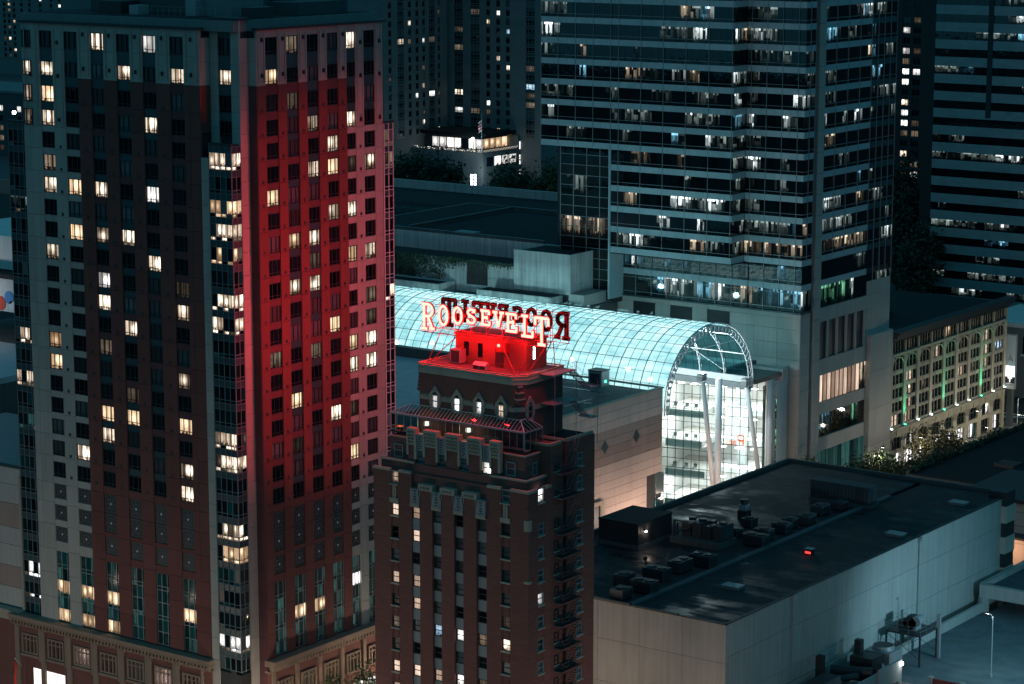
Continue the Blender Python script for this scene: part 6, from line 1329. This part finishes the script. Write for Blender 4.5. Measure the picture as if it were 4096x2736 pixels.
def chiller():
    T = Thing('chiller_plant', 'long row of chillers and pipes on a plinth beside the shed', 'chiller', (-186, 303, ZR)); T.box('plinth', 'concretedark', -189.0, -180.6, 300.8, 306.0, ZR - .05, ZR + .9)
    for k in range(4): T.box('cabinet', 'plant' if k % 2 else 'metaldark', -187.6 + k * 1.75, -186.05 + k * 1.75, 302.0, 305.4, ZR + .9, ZR + 3.0 + .25 * (k % 2)); m = MB(); m.cyl((-186.8 + k * 1.75, 303.7, ZR + 3.2), (-186.8 + k * 1.75, 303.7, ZR + 3.6), .6, .62, 'metaldark', 12); T.part('fan', m)
    for a, b, r in (((-188.6, 301.5, ZR + .9), (-188.6, 301.5, ZR + 3.3), .2), ((-188.6, 301.5, ZR + 3.3), (-186.2, 301.6, ZR + 3.3), .12), ((-188.3, 301.3, ZR + 1.6), (-186.0, 301.4, ZR + 2.4), .14), ((-188.5, 302.2, ZR + .9), (-188.5, 302.2, ZR + 2.8), .1), ((-186.5, 301.4, ZR + 1.2), (-181.0, 301.4, ZR + 1.2), .1)): m = MB(); m.cyl(a, b, r, r, 'plant', 8); T.part('pipe', m)
chiller()
m = MB(); m.box(-5.2, 5.2, -1.3, 1.3, .5, 3.2, 'plant'); m.box(-5.3, 5.3, -1.4, 1.4, 3.2, 3.35, 'plant')
for k in range(17): m.box(-5.2 + k * .62, -5.1 + k * .62, -1.36, -1.3, .5, 3.2, 'metaldark')
m.box(3.2, 4.2, -1.4, -1.3, .6, 3.0, 'metaldark'); m.box(5.2, 5.24, -.9, -.1, .6, 3.0, 'metaldark'); m.box(-5.4, 5.4, -1.5, 1.5, 0, .5, 'concretedark'); solo('plant_container', m, 'long ribbed plant container near the far end of the dark roof', 'container', (-179.6, 337.0, ZR))
m = MB(); m.box(-.8, .8, -.7, .7, 0, 1.3, 'metaldark'); m.box(-.6, .6, -.6, .6, 1.3, 2.2, 'metalgrey'); m.cyl((0, 0, 2.2), (0, 0, 3.0), .55, .7, 'metaldark', 12); solo('exhaust_fan', m, 'dark stacked exhaust fan standing alone between shed and container', 'fan', (-187.3, 319.5, ZR))
for k, (x, y, lb) in enumerate(((-169.0, 285.5, 'low square roof hatch near the front edge of the dark hall'), (-164.6, 347.0, 'low square roof hatch at the far right corner of the dark hall'), (-163.8, 324.0, 'low square roof hatch on the right edge of the dark hall'))): m = MB(); m.box(-1.3, 1.3, -.9, .9, 0, .35, 'metalgrey'); m.box(-1.4, 1.4, -1.0, 1.0, .35, .45, 'metalgrey'); solo('roof_hatch', m, lb, 'hatch', (x, y, ZR - .06))
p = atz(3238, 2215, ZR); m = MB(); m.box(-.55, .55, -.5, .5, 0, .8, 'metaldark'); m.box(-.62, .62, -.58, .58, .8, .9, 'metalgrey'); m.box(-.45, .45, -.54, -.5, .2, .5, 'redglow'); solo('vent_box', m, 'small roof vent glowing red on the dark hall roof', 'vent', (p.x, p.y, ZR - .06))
m = MB(); m.cyl((0, 0, 0), (0, 0, .9), .08, .08, 'metaldark', 6); m.cyl((0, -.1, 1.1), (0, .15, 1.0), .35, .1, 'metaldark', 12); solo('roof_ventilator', m, 'small round ventilator on the roof in front of the shed', 'vent', (-184.8, 287.8, ZR))
# ================================================================== parking deck and plant on the right
DZ = 14.2
m = MB(); m.box(-160.3, -95, 262, 344, GZ, DZ, 'deck'); solo('parking_deck', m, 'empty teal-lit concrete parking deck beside the pale hall', 'parking deck', (0, 0, 0), kind='structure')
T = Thing('deck_parapet', 'low white concrete parapet along the foot of the pale hall', 'parapet', (-158.6, 325, DZ))
for k in range(6): T.box('parapet_segment', 'stucco', -158.8, -158.3, 307.5 + k * 6.1, 307.5 + k * 6.1 + 6.06, DZ, DZ + 1.5)
T = Thing('ramp_deck', 'raised concrete ramp deck with open bay over the parking deck', 'ramp', (-140, 360, DZ)); T.box('fascia', 'stucco', -158.9, -95, 343.4, 344.4, 16.6, 18.6); T.box('slab', 'roofmid', -158.4, -95, 344.4, 372, 17.2, 17.8); T.box('fascia', 'stucco', -159.3, -158.4, 344.4, 372, 16.9, 18.6)
for x in (-158.6, -138, -118): T.box('column', 'stucco', x, x + 1.0, 343.5, 344.3, DZ, 16.6)
T.box('back_wall', 'concretedark', -157.5, -95, 368, 368.4, DZ, 17.2); T.box('floor', 'deck', -157.5, -95, 344.05, 368, DZ - .4, DZ - .01)
# machine platform against the hall
T = Thing('machine_platform', 'railed steel platform carrying a drum fan beside the pale hall', 'platform', (-156.2, 316, DZ)); x0, x1, y0, y1, z = -159.2, -153.6, 312.6, 318.2, 18.9
T.box('floor', 'metaldark', x0, x1, y0, y1, z - .25, z)
for x, y in ((x0 + .1, y0 + .1), (x1 - .1, y0 + .1), (x1 - .1, y1 - .1), (x0 + .1, y1 - .1)): T.box('leg', 'metaldark', x - .12, x + .12, y - .12, y + .12, DZ, z - .25)
m = MB()
for a, b in (((x0, y0), (x1, y0)), ((x1, y0), (x1, y1)), ((x1, y1), (x0, y1)), ((x0, y1), (x0, y0))):
    for q in (.55, 1.1): m.beam((*a, z + q), (*b, z + q), .03, 'metalgrey')
    for t in (0, .33, .66): m.beam((a[0] + (b[0] - a[0]) * t, a[1] + (b[1] - a[1]) * t, z), (a[0] + (b[0] - a[0]) * t, a[1] + (b[1] - a[1]) * t, z + 1.1), .03, 'metalgrey')
T.part('railing', m); m = MB(); m.beam((x1 - .1, y0, z - .3), (x1 - .1, y1, DZ + 1), .06, 'metaldark'); m.beam((x0, y0, z - .3), (x1, y0, DZ + 1), .06, 'metaldark'); m.beam((x1, y0, z - .3), (x0, y0, DZ + 1), .06, 'metaldark'); T.part('brace', m); T.box('mast', 'metalgrey', x1 - .2, x1 + .35, y1 - .1, y1 + .4, DZ, z + 1.9)
m = MB(); m.box(-1.6, -.2, -.9, .9, 0, 1.1, 'metaldark'); m.cyl((.2, -.9, 1.0), (.2, .9, 1.0), 1.0, 1.0, 'metaldark', 18); m.box(.1, 1.3, -.9, .9, 0, 1.4, 'metalgrey'); m.cyl((1.2, -.9, 1.4), (1.2, .9, 1.4), .75, .75, 'metalgrey', 16); m.box(-.3, .7, -.6, .6, 1.3, 2.0, 'metaldark'); m.cyl((-1.8, 0, .6), (-1.2, 0, .6), .5, .5, 'metaldark', 12); solo('drum_fan', m, 'dark drum fan unit standing on the railed platform', 'fan', (-156.6, 315.4, z))
m = MB(); m.box(-2.0, 2.0, -2.0, 2.0, 0, 3.4, 'metalgrey'); m.cyl((0, 0, 3.4), (0, 0, 4.0), 1.6, 1.5, 'metalgrey', 22); m.cyl((0, 0, 4.0), (0, 0, 4.02), 1.4, 1.4, 'metaldark', 22); m.cyl((.6, -2.0, 1.4), (.9, -2.8, 1.0), .7, .65, 'metalgrey', 14); m.cyl((-1.0, -2.0, 1.3), (-1.0, -2.7, 1.3), .5, .5, 'metaldark', 12); m.box(2.0, 2.06, -1.6, 1.6, .5, 3.0, 'metalgrey'); solo('cooling_tower', m, 'square cooling tower with round fan cowl by the pale hall', 'cooling tower', (-156.2, 306.2, DZ + .6))
T = Thing('plant_enclosure', 'white walled plant enclosure packed with dark ducts', 'enclosure', (-156, 295, DZ))
for e in ((-160.2, -159.9, 283, 304), (-152.6, -152.3, 283, 303.6), (-159.9, -152.6, 282.7, 283.0)): T.box('wall', 'stucco', *e, DZ, 17.6)
T.box('front_panel', 'stucco', -152.3, -151.9, 297, 303.6, DZ, 18.1); T.box('partition', 'stucco', -159.9, -152.6, 293.4, 293.7, DZ, 17.2)
m = MB(); m.cyl((-159, 296, 17.2), (-153.2, 297.5, 17.4), .75, .75, 'metaldark', 14); m.cyl((-158.6, 290, 17.0), (-154.0, 294.5, 17.6), .5, .5, 'metaldark', 12); m.cyl((-153.2, 297.5, 17.4), (-152.9, 299.4, 16.2), .75, .7, 'metaldark', 14); T.part('duct', m)
m = MB(); m.box(-158, -154.5, 299.5, 302.5, 15, 18.6, 'metaldark'); m.box(-157.5, -154, 285.5, 290.5, 15, 17.9, 'metaldark'); m.prism([(-157.5, 285.5, 17.9), (-154, 285.5, 17.9), (-154.6, 286.2, 18.7), (-157, 286.2, 18.7)], (0, 4.2, 0), 'metaldark'); T.part('fan_housing', m)
for x, y in ((-158.6, 292.0), (-157.8, 301.8)): T.box('flue', 'metaldark', x - .5, x + .5, y - .5, y + .5, 16, 20.4)
m = MB()
for y in (288, 291, 294, 297, 300): m.beam((-160, y, 17.6), (-160, y, 19.6), .03, 'metalgrey')
m.beam((-160, 288, 19.0), (-160, 300, 19.0), .03, 'metalgrey'); T.part('wire_fence', m)
t = Thing('bulkhead_lamp', 'small bright lamp on the plant enclosure end wall', 'lamp', (-151.8, 303.2, 17.6)); m = MB(); m.cyl((-151.9, 303.2, 17.6), (-151.6, 303.2, 17.6), .25, .28, 'lampcool', 12); t.part('bulb', m); m = MB(); m.box(-152, -151.85, 303, 303.4, 17.3, 17.95, 'metaldark'); t.part('housing', m); lamp_light('POINT', t.o, (.8, .3, 0), 60, (1, .93, .85), shadow_soft_size=.1)
m = MB(); m.box(-2.4, 2.4, -1.6, 1.6, 0, 1.3, 'metalgrey')
for i in range(4):
    for j in range(3): m.box(-2.2 + i * 1.12, -1.2 + i * 1.12, -1.4 + j * .95, -.6 + j * .95, 1.3, 1.36, 'metaldark')
solo('condenser_bank', m, 'low condenser bank with grilles on the parking deck', 'condenser', (-149.2, 300.0, DZ))
T = Thing('barrier_board', 'dark red barrier board between posts on the parking deck', 'barrier', (-144.5, 305, DZ)); m = MB(); m.box(-147.6, -143.2, 304.4, 304.55, DZ + .2, DZ + 1.7, 'board'); T.part('board', m)
for x in (-147.8, -143.0): T.box('post', 'stucco', x - .3, x + .3, 304.1, 304.9, DZ, DZ + 1.9)
m = MB()
for k in range(6): m.beam((-154 + k * 1.2, 304.5, DZ), (-154 + k * 1.2, 304.5, DZ + 1.1), .03, 'metalgrey')
m.beam((-154, 304.5, DZ + 1.1), (-148, 304.5, DZ + 1.1), .03, 'metalgrey'); T.part('rail', m)
m = MB(); m.box(-141, -110, 262.5, 303.8, DZ, DZ + .02, 'roofpale'); solo('pale_floor', m, 'paler concrete floor slab of the parking deck', 'floor', (0, 0, 0), kind='structure')
T = Thing('low_block', 'low black flat-roofed block with hedged edge across from the stone building', 'building', (-160, 450, GZ)); T.box('wall', 'darktower', -200.6, -120, 401, 505, GZ, 19.2); T.box('roof', 'roofdark', -200.6, -120, 401, 505, 19.2, 19.4); T.box('parapet', 'concretedark', -201.0, -200.4, 401, 505, 18.6, 19.7)
for k in range(5): T.box('skylight', 'metaldark', -190 + 9 * k, -186 + 9 * k, 415 + 6 * k, 419 + 6 * k, 19.4, 20.0)
m = MB()
for k in range(5200):
    y = RND.uniform(402, 500); c = Vector((-200.2 + RND.uniform(-.5, .9), y, 19.6 + abs(RND.gauss(0, .5)) * (1 + .8 * math.sin(y * .37) * math.sin(y * .11)))); s = RND.uniform(.12, .28); a = Vector((RND.gauss(0, 1), RND.gauss(0, 1), RND.gauss(0, 1))).normalized() * s; b = a.cross(Vector((RND.gauss(0, 1), RND.gauss(0, 1), RND.gauss(0, 1)))).normalized() * s
    m.add([c - a, c - b, c + a, c + b], [(0, 1, 2, 3)], 'leafdark')
solo('roof_hedge', m, 'dark hedge growing along the edge of the low black roof', 'hedge', (0, 0, 0), kind='stuff')
# ================================================================== lamps
def street_lamp(x, y, z, h, label, ang=0.0, power=0, color=(1, .9, .75), group=None, arm=2.2, up=True):
    T = Thing('street_lamp', label, 'street lamp', (x, y, z), group); dx, dy = math.cos(ang), math.sin(ang)
    m = MB(); m.cyl((x, y, z), (x, y, z + h), .13, .07, 'metalgrey', 8); m.cyl((x, y, z), (x, y, z + .4), .25, .2, 'metalgrey', 8); T.part('pole', m)
    m = MB(); m.beam((x, y, z + h - .2), (x + dx * arm, y + dy * arm, z + h + .35), .045, 'metalgrey'); T.part('arm', m)
    m = MB(); e = Vector((x + dx * (arm + .3), y + dy * (arm + .3), z + h + .35)); m.box(e.x - .35, e.x + .35, e.y - .18, e.y + .18, e.z - .08, e.z + .08, 'metaldark'); hd = T.part('lamp_head', m)
    m = MB(); m.box(e.x - .25, e.x + .25, e.y - .13, e.y + .13, e.z - .12, e.z - .085, 'lampwhite'); T.part('lens', m)
    if power: l = lamp_light('POINT' if up else 'SPOT', T.o, e - T.c - Vector((0, 0, .45)), power, color, shadow_soft_size=.25, **({} if up else dict(spot_size=math.radians(158), spot_blend=.5)))
    return T
WARM = (1, .62, .38); NEUT = (1, .80, .62)
k = 0
for x in (-262, -246, -230, -214): street_lamp(x, 190, GZ - .3, 12, 'unseen added fill lamp facing the hotel podium shops', math.pi / 2, 2400, (1, .80, .64), 'added fill lamps facing the hotel podium')  # added out of view as warm fill up the hotel's left face
for y in (222, 238, 254, 272): street_lamp(-196.5, y, GZ - .3, 10, 'assumed street lamp in the street between the two hotels', math.pi, 3000, NEUT, 'assumed street lamps between the hotels')  # assumed lamps, added to light the hotel walls from the street
for x in (-190, -176, -162): street_lamp(x, 259.5, GZ - .3, 10, 'assumed street lamp in the street in front of the dark-roofed hall', math.pi / 2, 260, (1, .75, .55), 'assumed street lamps before the hall')  # assumed lamps, added for light on the hall's front wall
for x in (-190, -174, -160): street_lamp(x, 190, GZ - .3, 12, 'unseen added fill lamp below the brick hotel front', math.pi / 2, 2200, (1, .80, .68), 'added fill lamps below the brick hotel')  # added out of view as warm fill on the brick front
for y in (222, 236, 250): street_lamp(-138, y, GZ - .3, 12, 'unseen added fill lamp across from the fire escape side of the brick hotel', math.pi, 1900, (1, .78, .66), 'added fill lamps by the fire escape side')  # added out of view to brighten the brick hotel's right side
for y in (305, 322, 340, 357): street_lamp(-212.0, y, GZ - .3, 10, 'assumed street lamp in the street by the beige mall wing', math.pi, 3600, (1, .74, .62), 'assumed street lamps by the mall wing')  # assumed lamps, added to light the beige panels
for y in (375, 392, 410, 428): street_lamp(-209.0, y, GZ - .3, 10, 'assumed street lamp in the street below the office tower', math.pi, 700, NEUT, 'assumed street lamps below the office tower')  # assumed lamps, added to light the tower's street side
for x, y, lb in ((3495, 1680, 'tall pale street lamp before the stone building trees'), (3875, 1630, 'tall pale street lamp on the sidewalk by the stone arches'), (4075, 1530, 'tall pale street lamp at the far crossing')):
    p = atX(x, y, -214.5 if x < 4000 else -212); street_lamp(p.x, p.y, GZ, 9.6 if x < 4000 else 10, lb, 1.2, 1500, (1, .93, .72), up=False)
for y in (446, 461, 476, 492): street_lamp(-203.5, y, GZ - .3, 9.5, 'assumed street lamp across the street from the stone building', math.pi, 2000, (1, .90, .70), 'assumed street lamps opposite the stone building')  # assumed lamps, added to light the stone front
T = street_lamp(-143.4, 314.7, DZ, 9.0, 'slim lamp post with bright top on the parking deck', math.pi, 700, (.7, .92, 1), None, .5)
T = Thing('added_floodlight_mast', 'tall unseen added floodlight mast at the far side of the parking deck', 'floodlight', (-108, 306, DZ)); m = MB(); m.cyl((-108, 306, DZ), (-108, 306, DZ + 13), .2, .14, 'metalgrey', 8); T.part('mast', m); m = MB(); m.box(-108.5, -107.9, 305, 307, DZ + 12.6, DZ + 13.3, 'metaldark'); T.part('lamp_head', m)  # added out of view, assumed source of the light on the pale hall wall
l = lamp_light('SPOT', T.o, (-.7, 0, 12.9), 50000, (.33, .76, 1), spot_size=math.radians(60), spot_blend=1.0, shadow_soft_size=.5); v = Vector((-160, 326, 16.5)) - Vector((-108, 306, DZ + 13)); l.rotation_euler = v.to_track_quat('-Z', 'Y').to_euler()
# ================================================================== trees
def tree(x, y, z, h, r, leaf, label, n=1500, size=.4, trunk=.35, group=None, squash=1.0, sparse=False):
    T = Thing('tree', label, 'tree', (x, y, z), group); rg = random.Random(int(x * 7 + y * 13)); m = MB(); th = h * (.35 if not sparse else .2)
    m.cyl((x, y, z), (x + rg.uniform(-.3, .3), y, z + th), trunk, trunk * .65, 'bark', 8); T.part('trunk', m)
    lm = MB(); tips = []
    for k in range(9 if not sparse else 16):
        a = rg.random() * 6.28; L = r * rg.uniform(.5, .95); b = Vector((x, y, z + th * rg.uniform(.7, 1))); e = b + Vector((math.cos(a) * L * (.4 if sparse else .8), math.sin(a) * L * (.4 if sparse else .8), (h - th) * rg.uniform(.35, .9))); md = (b + e) / 2 + Vector((0, 0, .1 * h))
        lm.cyl(b, md, trunk * .4, trunk * .22, 'bark', 5, False); lm.cyl(md, e, trunk * .22, trunk * .06, 'bark', 5, False); tips.append(e)
        for q in range(3 if sparse else 1): e2 = md + Vector((rg.uniform(-1, 1) * r * .4, rg.uniform(-1, 1) * r * .4, rg.uniform(.1, .4) * h)); lm.cyl(md, e2, trunk * .15, .02, 'bark', 4, False); tips.append(e2)
    T.part('limbs', lm)
    cl = [(t, rg.uniform(.22, .42) * r) for t in tips]
    for k in range(26): 
        while True:
            u = Vector((rg.uniform(-1, 1), rg.uniform(-1, 1), rg.uniform(-1, 1)))
            if u.length < 1: break
        c = Vector((x + u.x * r * .8, y + u.y * r * .8, z + th + (h - th) * (.5 + .46 * u.z))); cl.append((c, rg.uniform(.18, .38) * r))
    c_ = MB()
    for k in range(n):
        c, s = rg.choice(cl); p = c + Vector((rg.gauss(0, .6), rg.gauss(0, .6), rg.gauss(0, .5))) * s; w = size * rg.uniform(.5, 1.2); a = Vector((rg.gauss(0, 1), rg.gauss(0, 1), rg.gauss(0, 1))).normalized(); b = a.cross(Vector((rg.gauss(0, 1), rg.gauss(0, 1), rg.gauss(0, 1)))).normalized()
        c_.add([p - a * w, p - b * w * .55, p + a * w, p + b * w * .55], [(0, 1, 2, 3)], leaf)
    o = T.part('crown', c_); return T
for sx_, top, h, r, lb in ((1590, 640, 22, 6.5, 'dark park tree beside the red hotel edge'), (1650, 625, 23, 7, 'tall dark park tree with a lamp glinting through it'), (1715, 618, 23, 7.5, 'broad dark park tree in front of the blank terrace building wall'), (1775, 640, 21, 6, 'round dark park tree at the end of the left grove'), (1815, 690, 17, 5, 'small dark park tree right of the left grove')):
    p = atY(sx_, top, 540); tree(p.x, 540, p.z - h, h, r, 'leafdark', lb, 1700, .6)
for sx_, top, h, r, lb in ((1975, 740, 14, 5, 'small park tree by the twin lit lamp columns'), (2035, 665, 21, 7, 'large park tree below the bright white entrance'), (2095, 690, 19, 6.5, 'bushy park tree beside the bright white entrance'), (2165, 720, 17, 6, 'park tree right of the bright entrance'), (2215, 660, 20, 5.5, 'pale park tree beside the office tower edge'), (2120, 770, 11, 6, 'low wide park tree above the flat roofs'), (2205, 765, 12, 6, 'low park tree touching the office tower foot')):
    p = atY(sx_, top, 530); tree(p.x, 530, p.z - h, h, r, 'leaf' if sx_ in (2035, 2215) else 'leafdark', lb, 1700, .55)
for sx_, sy_, h, r, lf, lb, spz in ((3200, 1790, 15, 3.2, 'leafolive', 'tall sparse street tree by the mall entrance corner', True), (3245, 1800, 14, 3.0, 'leafolive', 'sparse bare street tree by the office tower base', True), (3340, 1790, 10.5, 4.5, 'leafolive', 'olive street tree below the office tower windows', False), (3420, 1795, 10, 4.5, 'leafolive', 'bushy olive street tree left of the arched stone base', False), (3505, 1800, 11, 4.2, 'leaf', 'green street tree at the blank stone block', False), (3560, 1830, 9, 4, 'leaf', 'leafy street tree below the relief arch', False), (3720, 1780, 11, 4.8, 'leafolive', 'leafy street tree before the lit shop windows', False), (3790, 1800, 9, 4, 'leafolive', 'small street tree between the lit shop windows and the kerb', False)):
    p = atX(sx_, sy_, -211.5); tree(-211.5, p.y, GZ, h, r, lf, lb, 1500, .33, .2, None, 1, spz)
for sx_, lb in ((3660, 'brownish street tree behind the dark roof corner'), (3740, 'dense brown street tree behind the dark roof edge'), (3830, 'dark brown street tree at the right end of the roof edge')):
    p = atX(sx_, 1880, -200.0); tree(-204.0, p.y, GZ, 9.5, 4.2, 'leafolive', lb, 1800, .33, .22)
for x, y, h, r, lb in ((-199.5, 236.0, 13.5, 3.6, 'street tree at the foot of the red hotel front'), (-199.5, 243.5, 14, 3.8, 'street tree before the bright shop window of the hotel'), (-199, 229, 10, 3, 'small street tree at the hotel corner')): tree(x, y, GZ, h, r, 'leaf', lb, 2200, .26, .18)
for k, (sx_, top, h, r, lb) in enumerate(((3600, 650, 36, 7, 'tall dark street tree in the gap beside the office tower'), (3640, 690, 36, 7, 'dark street tree below the green glints in the tower gap'), (3690, 720, 34, 7, 'dark street tree against the striped tower side'), (3620, 860, 26, 8, 'black tree mass low in the gap right of the office tower'), (3675, 900, 24, 8, 'low black tree beside the striped tower foot'), (3640, 1000, 18, 8, 'lowest black tree in the tower gap behind the stone building roof'))):
    p = atY(sx_, top, 590 - k * 8); tree(p.x, 590 - k * 8, max(GZ, p.z - h), min(h, p.z - GZ), r, 'leafdark', lb, 2600, .6)
for x, y, lb in ((-251, 221.8, 'low kerb tree under the red flag'), (-256, 221.5, 'low kerb tree at the annex foot')): tree(x, y, GZ, 5.5, 2.6, 'leaf', lb, 1500, .24, .15)
t = Thing('twin_lamp', 'pair of lamp columns with stacked white globes in the park', 'street lamp', (-400, 500, 29))
for sx_ in (1888, 1902):
    p = atY(sx_, 705, 500); m = MB(); m.cyl((p.x, 500, 29), (p.x, 500, p.z + .6), .1, .08, 'metalgrey', 6); t.part('pole', m)
    for k in range(5): m = MB(); m.cyl((p.x, 499.8, p.z - k * .75), (p.x, 499.8, p.z - k * .75 + .45), .26, .26, 'lampcool', 8); t.part('globe', m)
